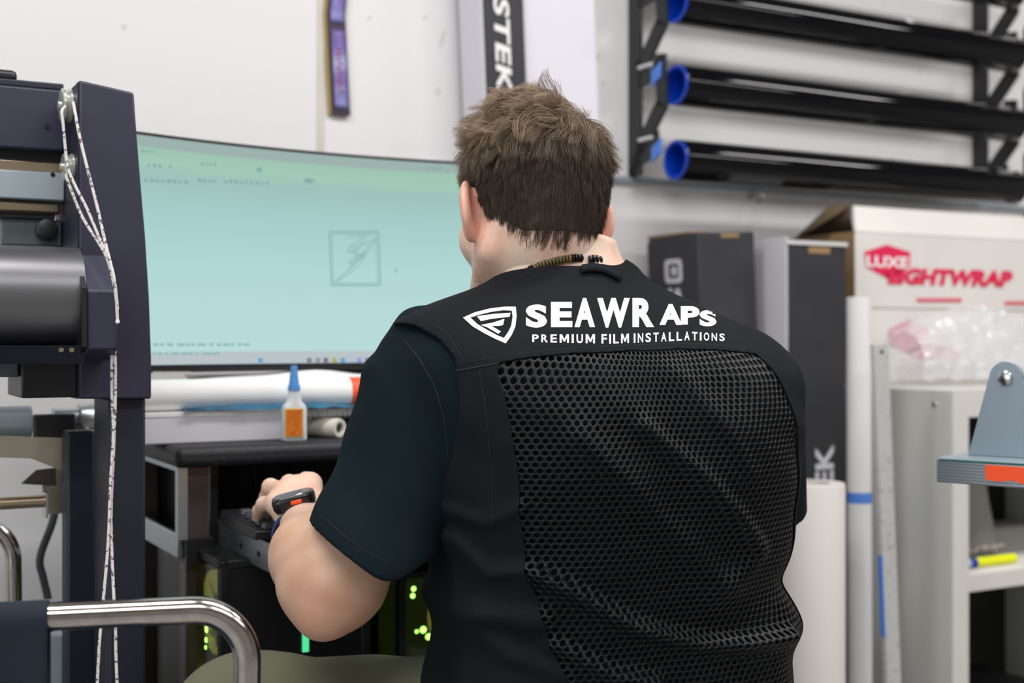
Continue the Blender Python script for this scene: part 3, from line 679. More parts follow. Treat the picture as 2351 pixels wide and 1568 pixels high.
sqprof([(.078, .0098, .0098, 2), (.086, .0095, .0095, 2), (.0862, .0082, .0082, 2), (.097, .007, .007, 2), (.116, .0048, .0048, 2), (.1165, .004, .004, 2)]).build('cap', M['cyan'], gb)
MB().box(sG-.0175, sG+.0105, .5165, .5195, DZ+.007, DZ+.0505).build('label_border', M['yellow'], gb)
lb = MB().box(sG-.0163, sG+.0093, .519, .5200, DZ+.0085, DZ+.049).build('label', M['label'], gb)

# ------------------------------------------------------------------ PC towers and stand
def tower(s0, s1, w0, w1, z0, z1, label, fan_side):
    r = empty('computer_tower', W((s0+s1)/2, (w0+w1)/2, z0), label, 'computer', None)
    mb = MB().box(s0+.004, s1, w0, w1-.006, z0, z0+.012).box(s0, s1, w0, w1, z1-.012, z1).box(s1-.004, s1, w0, w1, z0, z1).box(s0, s1, w0, w0+.004, z0, z1)
    mb.box(s0, s0+.014, w1-.014, w1, z0, z1).box(s0, s0+.014, w0, w0+.014, z0, z1).box(s0, s0+.012, w0, w1, z0, z0+.012).box(s1-.014, s1, w1-.014, w1, z0, z1)
    mb.build('case_frame', M['pc'], r, bevel=.002)
    MB().box(s0+.08, s0+.084, w0+.01, w1-.02, z0+.02, z1-.02).build('board', M['pcinside'], r)
    MB().box(s0+.0005, s0+.003, w0+.014, w1-.014, z0+.012, z1-.012).build('glass_panel', M['pcglass'], r)
    if fan_side == 'front': MB().box(s0+.014, s1-.014, w1-.003, w1-.001, z0+.012, z1-.012).build('glass_panel', M['pcglass'], r)
    else: MB().box(s0+.014, s1-.014, w1-.006, w1-.001, z0, z1-.012).build('front_panel', M['black'], r)
    for k in range(3 if z1-z0 > .4 else 2):
        zc_ = z1-.085-k*.135
        if fan_side == 'front': fnf = lambda a, b, t: W((s0+s1)/2+a, w1-.02-t, zc_+b)
        else: fnf = lambda a, b, t: W(s0+.012+t, w1-.075-.0+a, zc_+b)
        fa = MB(); R1, R2 = .060, .052; n = 40; vs = []
        for t in (0, .02):
            for rr in (R1, R2): vs += [fnf(rr*math.cos(2*PI*j/n), rr*math.sin(2*PI*j/n), t) for j in range(n)]
        fs = []
        for j in range(n):
            q = (j+1) % n; fs += [(j, q, n+q, n+j), (2*n+j, 3*n+j, 3*n+q, 2*n+q), (j, 2*n+j, 2*n+q, q), (n+j, n+q, 3*n+q, 3*n+j)]
        f_ = fa.add(vs, fs).build('fan', M['ledgold'] if k < 2 else M['gold'], r)
        for b in range(7):
            a0 = b*2*PI/7+k; a1 = a0+.62
            MB().add([fnf(.014*math.cos(a0), .014*math.sin(a0), .004), fnf(.05*math.cos(a0+.35), .05*math.sin(a0+.35), .002), fnf(.05*math.cos(a1+.3), .05*math.sin(a1+.3), .014), fnf(.014*math.cos(a1), .014*math.sin(a1), .014)], [(0, 1, 2, 3)]).build('blade', M['gold'], f_, solid=.001)
        hub = MB(); hub.add([fnf(.016*math.cos(2*PI*j/24), .016*math.sin(2*PI*j/24), t) for t in (0, .018) for j in range(24)], [tuple(range(24)), tuple(range(24, 48))[::-1]]+[(j, (j+1) % 24, 24+(j+1) % 24, 24+j) for j in range(24)]).build('hub', M['black'], f_)
        for j in ((3, 9, 15) if k == 1 else (28,)):
            c = fnf(.056*math.cos(2*PI*j/n), .056*math.sin(2*PI*j/n), -.002)
            if k == 1: MB().lathe(c-Vector((0, 0, .005)), (0, 0, 1), [(0, .004), (.010, .004)], 12).build('led', M['led'], f_)
    return r
tower(-.825, -.60, .30, .66, .145, .695, 'dark computer tower with glowing gold fans at the left under the tray', 'side')
tower(-.52, -.265, .30, .58, .145, .64, 'second dark computer tower with green-gold glow beside the hip', 'front')
tagp(MB().box(-.86, -.05, .25, .665, .10, .145).box(-.85, -.82, .27, .30, 0, .10).box(-.09, -.06, .27, .30, 0, .10).box(-.85, -.82, .63, .66, 0, .10).box(-.09, -.06, .63, .66, 0, .10).build('low_stand', M['dark'], bevel=.002), 'low dark stand under the desk carrying the computer towers', 'stand')
lt = bpy.data.objects['computer_tower']
for k, (z_, r_) in enumerate(((.602, .0035), (.588, .0055), (.572, .004), (.561, .003))):
    MB().lathe(W(-.8245, .594-.002*k, z_), W(-1, 0, 0)-W(0, 0, 0), [(0, r_), (.0015, r_*.8), (.0018, .0003)], 16).build('status_light', M['led'], lt)
s_, za = wat(701, 1450, .66); _, zb_ = wat(701, 1496, .66)
MB().box(s_-.0045, s_+.0045, .6595, .6625, zb_, za).build('light_strip', M['led2'], lt)
rt_ = bpy.data.objects['computer_tower.001']
for px, py, r_ in ((972, 1446, .0055), (984, 1462, .005), (950, 1352, .004), (948, 1368, .004), (957, 1450, .003)):
    s_, z_ = wat(px, py, .58); MB().lathe(W(s_, .5795, z_), W(0, 1, 0)-W(0, 0, 0), [(0, r_), (.0015, r_*.8), (.0018, .0003)], 16).build('status_light', M['led'], rt_)
for (pts, lab) in (([(578, 1055, 2.02), (585, 1120, 2.03), (600, 1165, 2.05), (640, 1220, 2.08)], 'thin black cable hanging under the desk left of the hand'), ([(668, 1050, 2.02), (664, 1110, 2.05), (668, 1180, 2.10)], 'thin black cable hanging under the desk behind the hand')):
    tagp(MB().tube(smoothpath([at(*p) for p in pts]), .0035, 8).build('cable', M['black']), lab, 'cable')

# ------------------------------------------------------------------ plotter
PW = .745                        # front plane of the side column, off the wall
def pw(px, py, wv): s, z = wat(px, py, wv); return s, z
plot = empty('wide_format_printer', W(-1.35, .6, 0), 'large dark navy wide format plotter with white cords at the left edge', 'plotter')
prof = [(181, 183), (308, 212), (314, 300), (322, 400), (334, 540), (343, 680), (348, 820), (348, 916), (183, 916)]
P2 = [pw(x, y, PW) for x, y in prof]
sN = P2[0][0]; P2[-1] = (sN, P2[-1][1])
MB().prism([(a, b) for a, b in P2][::-1], lambda u, v, t: W(u, t, v), PW-.165, PW).build('side_column', M['navy'], plot, bevel=.003)
z_top = P2[0][1]; z_bot = P2[-1][1]
side_poly = [(PW-.001, z_bot), (PW-.001, z_top-.003)] + [(PW-.165*t, z_top - .004 - .022*t**1.6) for t in (.3, .6, 1.0)] + [(PW-.165, z_bot)]
MB().prism(side_poly, lambda u, v, t: W(sN+t, u, v), -.0015, -.0002).build('side_plate', M['greyplate'] if False else M['navydark'], plot)
# stand leg below column
l0, _ = pw(250, 1200, PW-.02); l1, _ = pw(335, 1200, PW-.02)
MB().box(l0, l1, PW-.12, PW-.02, .03, z_bot).build('stand_leg', M['navydark'], plot, bevel=.004)
a0, _ = pw(150, 1200, PW-.16); a1, _ = pw(215, 1200, PW-.16)
MB().box(a0, a1, PW-.19, PW-.15, .03, z_bot-.05).build('stand_rail', M['navydark'], plot, bevel=.004)
a2, _ = pw(222, 1200, PW-.14)
MB().box(a2, l0+.01, PW-.14, PW-.10, .03, z_bot-.03).build('stand_rail', M['navy'], plot, bevel=.002)
MB().box(l0-.03, l1+.03, .25, PW+.2, 0, .03).build('stand_foot', M['navydark'], plot, bevel=.005)
# gantry
def gz(py, wv=PW-.11, px=128): return pw(px, py, wv)[1]
g1 = sN-.002; g0 = -2.0; gw = PW-.09
sg = lambda z0, z1, w0, w1: MB().box(g0, g1, w0, w1, z0, z1)
sg(gz(212), gz(196), gw-.08, gw-.004).build('top_cover', M['navydark'], plot, bevel=.002)
sg(gz(352), gz(212), gw-.08, gw).build('gantry_beam', M['navy'], plot, bevel=.003)
sg(gz(374), gz(352), gw-.08, gw-.02).build('gantry_slot', M['dark'], plot)
sg(gz(386), gz(374), gw-.08, gw-.006).sg if False else None
MB().box(g0, g1-.004, gw-.06, gw-.008, gz(399), gz(377)).build('guide_rail', M['bronze'], plot, bevel=.001)
MB().box(g0, g1, gw-.07, gw+.002, gz(465), gz(401)).build('platen_cover', M['aluwhite'], plot, bevel=.002)
MB().box(g0, g1-.004, gw-.06, gw-.006, gz(495), gz(467)).build('guide_rail', M['bronze'], plot, bevel=.004)
MB().box(g0, g1-.01, gw-.07, gw-.012, gz(505), gz(495)).build('scraper', M['dark'], plot)
MB().box(g1-.075, g1, gw-.05, gw-.02, gz(566), gz(505)).build('motor_mount', M['greyplate'], plot, bevel=.002)
MB().lathe(W(g1-.02, gw-.02, gz(530)), W(0, 1, 0)-W(0, 0, 0), [(0, .014), (.012, .014), (.014, .01)], 20).build('knob', M['black'], plot)
ha, _ = pw(38, 170, gw-.03)
MB().box(g0+.4, ha, gw-.06, gw-.02, gz(197), gz(197)+.016).build('top_handle', M['black'], plot, bevel=.006)
# roller cover (big cylinder) and end bracket
cyc_w = PW+.005; _, cz_t = pw(150, 566, cyc_w); _, cz_b = pw(150, 800, cyc_w); R1 = (cz_t-cz_b)/2*.98; czc = (cz_t+cz_b)/2
sEnd, _ = pw(196, 700, PW+.06)
cyl = MB(); arcp = [(cyc_w + R1*math.cos(a), czc + R1*math.sin(a)) for a in np.linspace(-PI*.42, PI*.62, 34)]
cyl.prism(arcp + [(cyc_w-.03, czc-R1*.8)], lambda u, v, t: W(t, u, v), g0, sEnd).build('roller_cover', M['cover'], plot, angle=50)
MB().prism([(cyc_w-.02, cz_b+.004), (cyc_w+.065, cz_b+.004), (cyc_w+.05, cz_b-.018), (cyc_w-.02, cz_b-.018)], lambda u, v, t: W(t, u, v), g0, sEnd).build('front_lip', M['navydark'], plot)
eb0 = sEnd-.001; eb1, _ = pw(268, 740, PW+.07)
q = PW+.075
_, e_t = pw(230, 585, PW+.03); _, e_m = pw(230, 668, q); _, e_b = pw(230, 802, q)
endpoly = [(PW-.02, e_t), (PW+.025, e_t), (q, e_m), (q, e_b), (q-.03, e_b-.014), (PW-.02, e_b-.014)]
MB().prism(endpoly[::-1], lambda u, v, t: W(t, u, v), eb0, eb1).build('end_bracket', M['navy'], plot, bevel=.0022)
MB().prism([(u+ (.003 if u > PW else 0), v+.003) for u, v in endpoly][::-1], lambda u, v, t: W(t, u, v), eb0-.006, eb0-.0005).build('end_gasket', M['black'], plot)
u0, _ = pw(40, 880, PW-.04); u1 = sN-.001
MB().box(u0, u1, PW-.13, PW-.005, z_bot+.002, cz_b-.005).build('drive_housing', M['black'], plot, bevel=.002)
uu, _ = pw(40, 880, PW-.0)
MB().box(u0-.028, u0-.001, PW-.12, PW-.02, z_bot+.028, cz_b-.01).build('housing_end', M['greyplate'], plot, bevel=.002)
MB().box(g0, u0-.05, PW-.10, PW-.04, z_bot+.055, cz_b-.01).build('underside', M['dark'], plot)
for k, px in enumerate((138, 162)):
    s_, z_ = pw(px, 803, PW+.06); MB().lathe(W(s_, PW+.066, z_), W(0, 1, 0)-W(0, 0, 0), [(0, .0035), (.002, .003)], 12).build('screw', M['bronze'], plot)
for (px, py) in ((115, 290), (128, 402)):
    s_, z_ = pw(px, py, gw); MB().lathe(W(s_-.004, gw+.0005, z_), W(0, 1, 0)-W(0, 0, 0), [(0, .003), (.002, .003)], 12).build('screw', M['black'], plot)
# pulleys on the side plate
pulls = []
for (px, py, r_) in ((160, 243, .0215), (168, 385, .0175)):
    wv = PW-.045 if py < 300 else PW-.030
    z = pw(px, py, wv)[1]
    p = empty('x', (0, 0, 0), None, None) if False else None
    pb = MB().lathe(W(sN-.002, wv, z), W(-1, 0, 0)-W(0, 0, 0), [(0, r_), (.003, r_), (.0045, r_*.86), (.0065, r_*.86), (.008, r_), (.011, r_), (.0125, r_*.9), (.0125, .005), (.016, .005), (.016, .0005)], 40).build('pulley', M['pulley'], plot)
    pulls.append((wv, z, r_))
# cords
def cord(pts, name='cord'): return MB().tube(smoothpath(pts, 8), .0019, 8).build(name, M['cord'], plot)
sW = sN-.010
def cp(px, py, Y): return at(px, py, Y)
cord([cp(168, 235, 1.600), cp(173, 262, 1.592), cp(182, 310, 1.585), cp(200, 385, 1.578), cp(222, 470, 1.568), cp(240, 550, 1.555), cp(250, 590, 1.542), cp(262, 640, 1.532), cp(269, 700, 1.530)])
cord([cp(150, 244, 1.60), cp(142, 256, 1.592), cp(145, 285, 1.59), cp(150, 340, 1.588), cp(156, 385, 1.584), cp(172, 425, 1.58), cp(200, 480, 1.572), cp(232, 555, 1.556), cp(250, 592, 1.542), cp(264, 655, 1.532), cp(270, 738, 1.530)])
cord([cp(162, 400, 1.595), cp(153, 395, 1.588), cp(153, 408, 1.586), cp(165, 440, 1.582), cp(190, 500, 1.575), cp(228, 560, 1.556), cp(247, 596, 1.543), cp(261, 650, 1.5325), cp(270, 710, 1.531)])
MB().lathe(cp(270, 738, 1.5295)-Vector((0, 0, .003)), (0, 0, 1), [(0, .001), (.002, .0028), (.005, .0018)], 10).build('cord_knot', M['whitepl'], plot)
cord([cp(257, 805, 1.565), cp(257, 900, 1.565), cp(260, 1000, 1.56), cp(254, 1100, 1.55), cp(248, 1250, 1.53), cp(236, 1390, 1.50), cp(228, 1480, 1.48), cp(222, 1600, 1.46)])
cord([cp(264, 805, 1.566), cp(265, 900, 1.565), cp(261, 1030, 1.56), cp(255, 1180, 1.545), cp(259, 1320, 1.52), cp(265, 1440, 1.49), cp(266, 1500, 1.48), cp(270, 1600, 1.46)])
# roll feed below
fw = PW-.24
cyz = pw(100, 968, fw)[1]
ax = W(1, 0, 0)-W(0, 0, 0)
sa_, _ = pw(70, 968, fw); sb_, _ = pw(235, 968, fw)
MB().lathe(W(-2, fw, cyz), ax, [(0, .023), (sa_+2, .023)], 32).build('feed_spindle', M['aluwhite'], plot)
MB().lathe(W(sa_+.03, fw, cyz), ax, [(0, .019), (.035, .019), (.035, .024), (sb_-sa_-.035, .024), (sb_-sa_-.03, .02)], 32).build('spindle_end', M['alu'], plot)
MB().prism([(sa_+.0, cyz+.012), (sa_+.055, cyz+.012), (sa_+.052, cyz-.050), (sa_, cyz-.035)], lambda u, v, t: W(u, t, v), fw+.02, fw+.034).build('spindle_block', M['black'], plot, bevel=.002)
b0_, zA_ = pw(140, 1000, fw+.04); b1_, zB_ = pw(238, 1075, fw+.04)
MB().prism([(b0_-.07, zA_+.002), (b0_+.02, zA_-.005), (b1_, zA_-.002), (b1_, zB_), (b0_+.0, zB_), (b0_-.04, zA_-.03), (b0_-.2, zA_-.018), (b0_-.2, zA_+.0)], lambda u, v, t: W(u, t, v), fw+.035, fw+.041).build('feed_bracket', M['cream'], plot)
c0_, zC = pw(205, 1000, fw+.05); _, zD = pw(205, 1080, fw+.05)
MB().box(c0_, c0_+.005, fw-.02, fw+.075, zD, zC+.008).box(c0_, b1_, fw-.02, fw+.075, zD-.004, zD).build('bracket_flange', M['cream'], plot)
d0_, zE_ = pw(55, 1115, fw+.03); d1_, zF_ = pw(190, 1070, fw+.03); 
MB().prism([(d0_, zE_), (d0_+.02, zF_-.005), (d1_-.03, zF_-.003), (d0_+.05, zE_-.006)], lambda u, v, t: W(u, t, v), fw+.0, fw+.004).build('guide_plate', M['brown'], plot)
MB().prism([(d0_+.045, zE_-.006), (d1_-.035, zF_), (d1_, zF_), (d1_, zE_-.004)], lambda u, v, t: W(u, t, v), fw+.02, fw+.024).box(d1_-.05, d1_-.005, fw+.0, fw+.004, zE_-.045, zE_).build('guide_wedge', M['cream'], plot)
e1_, zG_ = pw(105, 1150, fw+.05)
MB().lathe(W(-2, fw+.05, zG_), ax, [(0, .0085), (e1_+2, .0085)], 24).build('feed_rod', M['bronze'], plot)
MB().box(e1_-.002, e1_+.001, fw+.035, fw+.065, zG_-.022, zG_+.012).build('rod_clip', M['steel'], plot)
f1_, zH = pw(190, 1390, PW-.17)
MB().box(-2, f1_, PW-.20, PW-.17, zH-.008, zH+.008).build('cross_bar', M['alu'], plot, bevel=.003)
f2_, zI = pw(205, 1455, PW-.20)
MB().box(-2, f2_, PW-.24, PW-.21, .03, zI).build('lower_panel', M['aluwhite'], plot, bevel=.002)
tagp(MB().tube(smoothpath([W(*[*(lambda q: (q[0], .35, q[1]))(wat(x, y, .35))]) for x, y in ((132, 1140), (120, 1200), (92, 1280), (100, 1330), (112, 1390), (112, 1480))]), .006, 10).build('cable', mat('grey_cable', (.06, .075, .08), .5)), 'thick dark grey cable hanging behind the plotter stand', 'cable')

# ------------------------------------------------------------------ chairs of steel tube
def bend(p0, corner, p1, r, n=10):
    a = (p0-corner).normalized(); b = (p1-corner).normalized(); ang = a.angle(b); d = r/math.tan(ang/2)
    c = corner + (a+b).normalized()*(r/math.sin(ang/2)); q0 = corner+a*d; q1 = corner+b*d
    out = []
    for k in range(n+1):
        t = k/n; v = (q0-c).lerp(q1-c, t); 
        v0, v1 = (q0-c).normalized(), (q1-c).normalized(); w_ = v0.angle(v1)
        v = (v0*math.sin((1-t)*w_) + v1*math.sin(t*w_))/math.sin(w_)*r; out.append(c+v)
    return out
pA = at(-700, 1455, 1.12); cor = at(570, 1395, 1.235); pB = at(545, 1750, 1.235); pB = Vector((cor.x-.012, cor.y, 0.0)) 
fc = empty('folding_chair', Vector((-.45, 1.3, 0)), 'chromed tube chair with navy canvas back in the lower left foreground', 'chair')
path = [pA] + bend(pA, cor, pB, .052, 14) + [pB]
MB().tube(path, .0130, 28).build('tube_frame', M['chrome'], fc)
xL = pA
MB().tube([pA, pA+Vector((0.02, .0, -pA.z))], .0130, 20).build('leg', M['chrome'], fc)
MB().tube([pA+Vector((0, .42, -.05)), pA+Vector((0.02, .42, -pA.z))], .0130, 20).build('leg', M['chrome'], fc)
sh_ = Vector((0, .42, 0)); 
def canv(u, v):
    e = at(112, 1403, 1.175); base = pA.lerp(e, u); n_ = Vector((0, -.0165, 0))
    return base + Vector((0, -.0165*math.cos(min(v, .12)/.12*PI*.9) , .0165*math.sin(min(v, .12)/.12*PI) - max(0, v-.06)*.40)) if True else None
# canvas sleeve wrapped over the tube, hanging down
e = at(112, 1425, 1.1895); dirv = (cor-pA).normalized(); 
tE = (112-(-700))/(570+700)
vs = []; nu, nv = 50, 60
up_ = Vector((0, 0, 1)); fwd = dirv.cross(up_).normalized()    # toward +Y or -Y
if fwd.y > 0: fwd = -fwd
Ecut = at(112, 1425, 1.19); Lc = (Ecut-pA).dot(dirv)
for j in range(nv):
    for i in range(nu):
        u = i/(nu-1); base = pA + dirv*(Lc*u)
        L_ = j/(nv-1)*.50 - .24        # arc length across the wrap
        Rw = .0152
        if L_ < -PI/2*Rw: off = -fwd*Rw + up_*(L_+PI/2*Rw)
        elif L_ > PI/2*Rw: off = fwd*Rw - up_*(L_-PI/2*Rw)
        else: a_ = L_/Rw; off = fwd*(Rw*math.sin(a_)) + up_*(Rw*math.cos(a_))
        if abs(L_) > .03:
            off = off + fwd*(.0025*math.sin(u*19+L_*20))*min(1, (abs(L_)-.03)/.05)
        vs.append(base+off)
rawobj('canvas_back', vs, [(j*nu+i, j*nu+i+1, (j+1)*nu+i+1, (j+1)*nu+i) for j in range(nv-1) for i in range(nu-1)], M['bluefab'], fc, solid=.0016)
sv_ = []
for k in range(2): MB().tube([pA+dirv*(Lc*u_)+fwd*.0170-up_*(.052+.05*k) for u_ in np.linspace(.3, .995, 30)], .0005, 6).build('stitching', M['thread'], fc)
MB().box(-.02, .30, .02, .40, -.01, .01, lambda a, b, z: Vector((pA.x+.06+a, pA.y+b, .44+z))).build('canvas_seat', M['bluefab'], fc, bevel=.005)
f2 = empty('tube_chair', Vector((-.95, 2.0, 0)), 'blurred chrome tube chair frame behind the plotter stand at far left', 'chair')
p0 = W(*(lambda q: (q[0], .42, q[1]))(wat(-260, 1195, .42))); c1 = W(*(lambda q: (q[0], .42, q[1]))(wat(30, 1200, .42))); p1 = W(*(lambda q: (q[0], .42, .0))(wat(42, 1400, .42)))
MB().tube([p0]+bend(p0, c1, p1, .06, 12)+[p1], .0115, 20).build('tube_frame', M['chrome'], f2)
MB().tube([p0, Vector((p0.x, p0.y, 0))], .0115, 16).build('leg', M['chrome'], f2)
mid = p0.lerp(p1, .5); mid.z = .45
MB().box(-.16, .16, -.02, .30, -.012, .012, lambda a, b, z: Vector((p0.x*.5+p1.x*.5, p0.y*.5+p1.y*.5, .45))+ (W(a, -b, 0)-W(0, 0, 0)) + Vector((0, 0, z))).build('seat', M['seat'], f2, bevel=.006)
# ------------------------------------------------------------------ the seated person
BE = math.radians(22); O2 = np.array([.106, 1.55]); Rv = np.array([math.cos(BE), math.sin(BE)]); Fv = np.array([-math.sin(BE), math.cos(BE)])
def tobody(P):
    d = P[:, :2]-O2; return np.stack([d@Rv, d@Fv, P[:, 2]], 1)
def frombody(B):
    B = np.atleast_2d(B); xy = O2 + B[:, :1]*Rv + B[:, 1:2]*Fv; return np.concatenate([xy, B[:, 2:3]], 1)
TT = np.array([  # z, half width, half depth, centre forward, exponent
    (.40, .165, .12, -.015, 2.4), (.47, .200, .150, -.015, 2.5), (.56, .194, .150, -.020, 2.5), (.65, .190, .140, -.026, 2.5), (.75, .199, .137, -.030, 2.5),
    (.85, .218, .136, -.028, 2.5), (.92, .236, .132, -.018, 2.5), (.97, .247, .122, -.004, 2.5), (1.00, .236, .110, .010, 2.4), (1.022, .208, .094, .020, 2.3),
    (1.042, .152, .082, .026, 2.2), (1.062, .104, .067, .034, 2.0), (1.085, .072, .057, .041, 2.0), (1.105, .058, .049, .048, 2.0), (1.13, .055, .048, .047, 2.0)])
_z = np.linspace(.36, 1.14, 400)
def _sm(c):
    v = np.interp(_z, TT[:, 0], TT[:, c]); k = np.hanning(27); k /= k.sum()
    return np.convolve(np.pad(v, 13, mode='edge'), k, 'valid')
_T = [_sm(c) for c in (1, 2, 3, 4)]
TILT = .055
def torso(B):                      # body coordinates -> approximate distance
    r, f, z = B[:, 0], B[:, 1], B[:, 2] + TILT*B[:, 0]
    a, b, c, e = (np.interp(z, _z, t) for t in _T)
    sft = np.clip((z-1.02)/.07, 0, 1); r = r+.012*sft*sft*(3-2*sft)
    x = np.abs(r)/a; y = np.abs(f-c)/b
    rho = (x**e + y**e + 1e-9)**(1/e)
    # shoulder blades and spine groove
    d = (rho-1)*np.minimum(a, b)*1.05
    d += .006*np.exp(-(r/.028)**2)*np.exp(-((z-.82)/.2)**2)*(f < c)
    d -= .008*(np.exp(-(((np.abs(r)-.105)/.05)**2)-((z-.90)/.075)**2))*(f < c)
    d = np.maximum(d, (.40-z)); d = np.maximum(d, z-1.13)
    return d
def capsule(P, a, b, ra, rb):
    a = np.array(a); b = np.array(b); ab = b-a; t = np.clip(((P-a)@ab)/(ab@ab), 0, 1)
    return np.linalg.norm(P-a-t[:, None]*ab, axis=1) - (ra+(rb-ra)*t)
def ellip(P, c, r, Rm=None):
    q = P-np.array(c)
    if Rm is not None: q = q@Rm
    r = np.array(r); k0 = np.linalg.norm(q/r, axis=1); k1 = np.linalg.norm(q/(r*r), axis=1)+1e-9
    return k0*(k0-1)/k1
def smin(a, b, k): h = np.clip(.5+.5*(b-a)/k, 0, 1); return b+(a-b)*h - k*h*(1-h)
def smax(a, b, k): return -smin(-a, -b, k)
def A(px, py, Y): return np.array(at(px, py, Y))

def surface_nets(f, lo, hi, h):
    lo = np.array(lo); n = np.ceil((np.array(hi)-lo)/h).astype(int)+1
    # coarse pass
    c = 6; nb = np.ceil(n/c).astype(int); g = [lo[i]+(np.arange(nb[i])+.5)*c*h for i in range(3)]
    G = np.stack(np.meshgrid(*g, indexing='ij'), -1).reshape(-1, 3); D = f(G)
    V = np.repeat(np.repeat(np.repeat(D.reshape(nb), c, 0), c, 1), c, 2).astype(np.float32)
    act = np.where(np.abs(D) < c*h*1.9)[0]; ijk = np.stack(np.unravel_index(act, nb), 1)*c
    off = np.stack(np.meshgrid(*[np.arange(c)]*3, indexing='ij'), -1).reshape(-1, 3)
    for k in range(0, len(ijk), 3000):
        I = (ijk[k:k+3000, None, :]+off).reshape(-1, 3); V[I[:, 0], I[:, 1], I[:, 2]] = f(lo+I*h)
    S = V < 0; nx, ny, nz = V.shape
    cs = np.zeros((nx-1, ny-1, nz-1), np.int8)
    for i in (0, 1):
        for j in (0, 1):
            for k in (0, 1): cs += S[i:nx-1+i, j:ny-1+j, k:nz-1+k]
    cells = np.argwhere((cs > 0) & (cs < 8)); idx = -np.ones(cs.shape, np.int64); idx[tuple(cells.T)] = np.arange(len(cells))
    acc = np.zeros((len(cells), 3)); cnt = np.zeros(len(cells))
    cor = [(i, j, k) for i in (0, 1) for j in (0, 1) for k in (0, 1)]
    for a in cor:
        for ax in range(3):
            if a[ax]: continue
            b = list(a); b[ax] = 1
            va = V[tuple((cells+a).T)]; vb = V[tuple((cells+b).T)]; m = (va < 0) != (vb < 0)
            t = np.where(m, va/(va-vb+1e-12), 0); p = np.tile(np.array(a, float), (len(cells), 1)); p[:, ax] += t
            acc += np.where(m[:, None], p, 0); cnt += m
    P = lo + (cells+acc/cnt[:, None])*h
    F = []
    for ax in range(3):
        u, v = (ax+1) % 3, (ax+2) % 3
        s0 = [slice(None)]*3; s1 = [slice(None)]*3; s0[ax] = slice(0, -1); s1[ax] = slice(1, None)
        E = np.argwhere(S[tuple(s0)] != S[tuple(s1)]); E = E[(E[:, u] > 0) & (E[:, v] > 0) & (E[:, u] < V.shape[u]-1) & (E[:, v] < V.shape[v]-1)]
        ins = S[tuple(E.T)]
        def at_(du, dv): q = E.copy(); q[:, u] -= du; q[:, v] -= dv; return idx[tuple(q.T)]
        Q = np.stack([at_(1, 1), at_(0, 1), at_(0, 0), at_(1, 0)], 1); Q[~ins] = Q[~ins][:, ::-1]
        F.append(Q[(Q >= 0).all(1)])
    F = np.concatenate(F)
    for _ in range(2):                                   # pull the vertices onto the surface
        e = h*.5; d = f(P); g = np.stack([f(P+np.eye(3)[i]*e)-d for i in range(3)], 1)/e
        P = P - g*(d/np.maximum((g*g).sum(1), .2))[:, None]
    return P, F
def fastmesh(name, P, F, m, parent, smooth=True, origin=None):
    org = np.array(origin) if origin is not None else np.array(wloc(parent)) if parent is not None else np.zeros(3)
    me = bpy.data.meshes.new(name); P = P-org; k = F.shape[1]
    me.vertices.add(len(P)); me.vertices.foreach_set('co', P.astype(np.float32).ravel())
    me.loops.add(F.size); me.loops.foreach_set('vertex_index', F.astype(np.int32).ravel())
    me.polygons.add(len(F)); me.polygons.foreach_set('loop_start', (np.arange(len(F))*k).astype(np.int32))
    me.update(calc_edges=True); me.validate()
    me.polygons.foreach_set('use_smooth', [smooth]*len(me.polygons))
    me.materials.append(m); o = bpy.data.objects.new(name, me); COL.objects.link(o)
    if parent is not None: o.parent = parent; o.location = Vector(org)-wloc(parent)
    else: o.location = Vector(org)
    return o

# head frame
HG = math.radians(28); HC = A(1226, 446, 1.60); HS = 1.03
_yaw = np.array([[math.cos(HG), -math.sin(HG), 0], [math.sin(HG), math.cos(HG), 0], [0, 0, 1.]])
pt = math.radians(-9); _pit = np.array([[1, 0, 0], [0, math.cos(pt), -math.sin(pt)], [0, math.sin(pt), math.cos(pt)]])
rl = math.radians(2.5); _rol = np.array([[math.cos(rl), 0, math.sin(rl)], [0, 1, 0], [-math.sin(rl), 0, math.cos(rl)]])
HM = _yaw@_pit@_rol                       # columns: right, forward, up
def tohead(P): return (P-HC)@HM/HS
def fromhead(H): return HC + np.atleast_2d(H)@HM.T*HS
def earm(sx):
    a = math.radians(38)*sx               # flare of the shell away from the skull
    ez = np.array([0, .10, 1.]); ez /= np.linalg.norm(ez); ey = np.array([-math.sin(-a), -math.cos(a)*1.0, .12]); ey -= ez*(ey@ez); ey /= np.linalg.norm(ey)
    return np.stack([np.cross(ey, ez), ey, ez], 1)
EAR = {sx: (np.array([sx*.0895, .001, -.026]), earm(sx)) for sx in (-1, 1)}
def skull(H): return ellip(H, (0, -.010, .018), (.0765, .0955, .088))
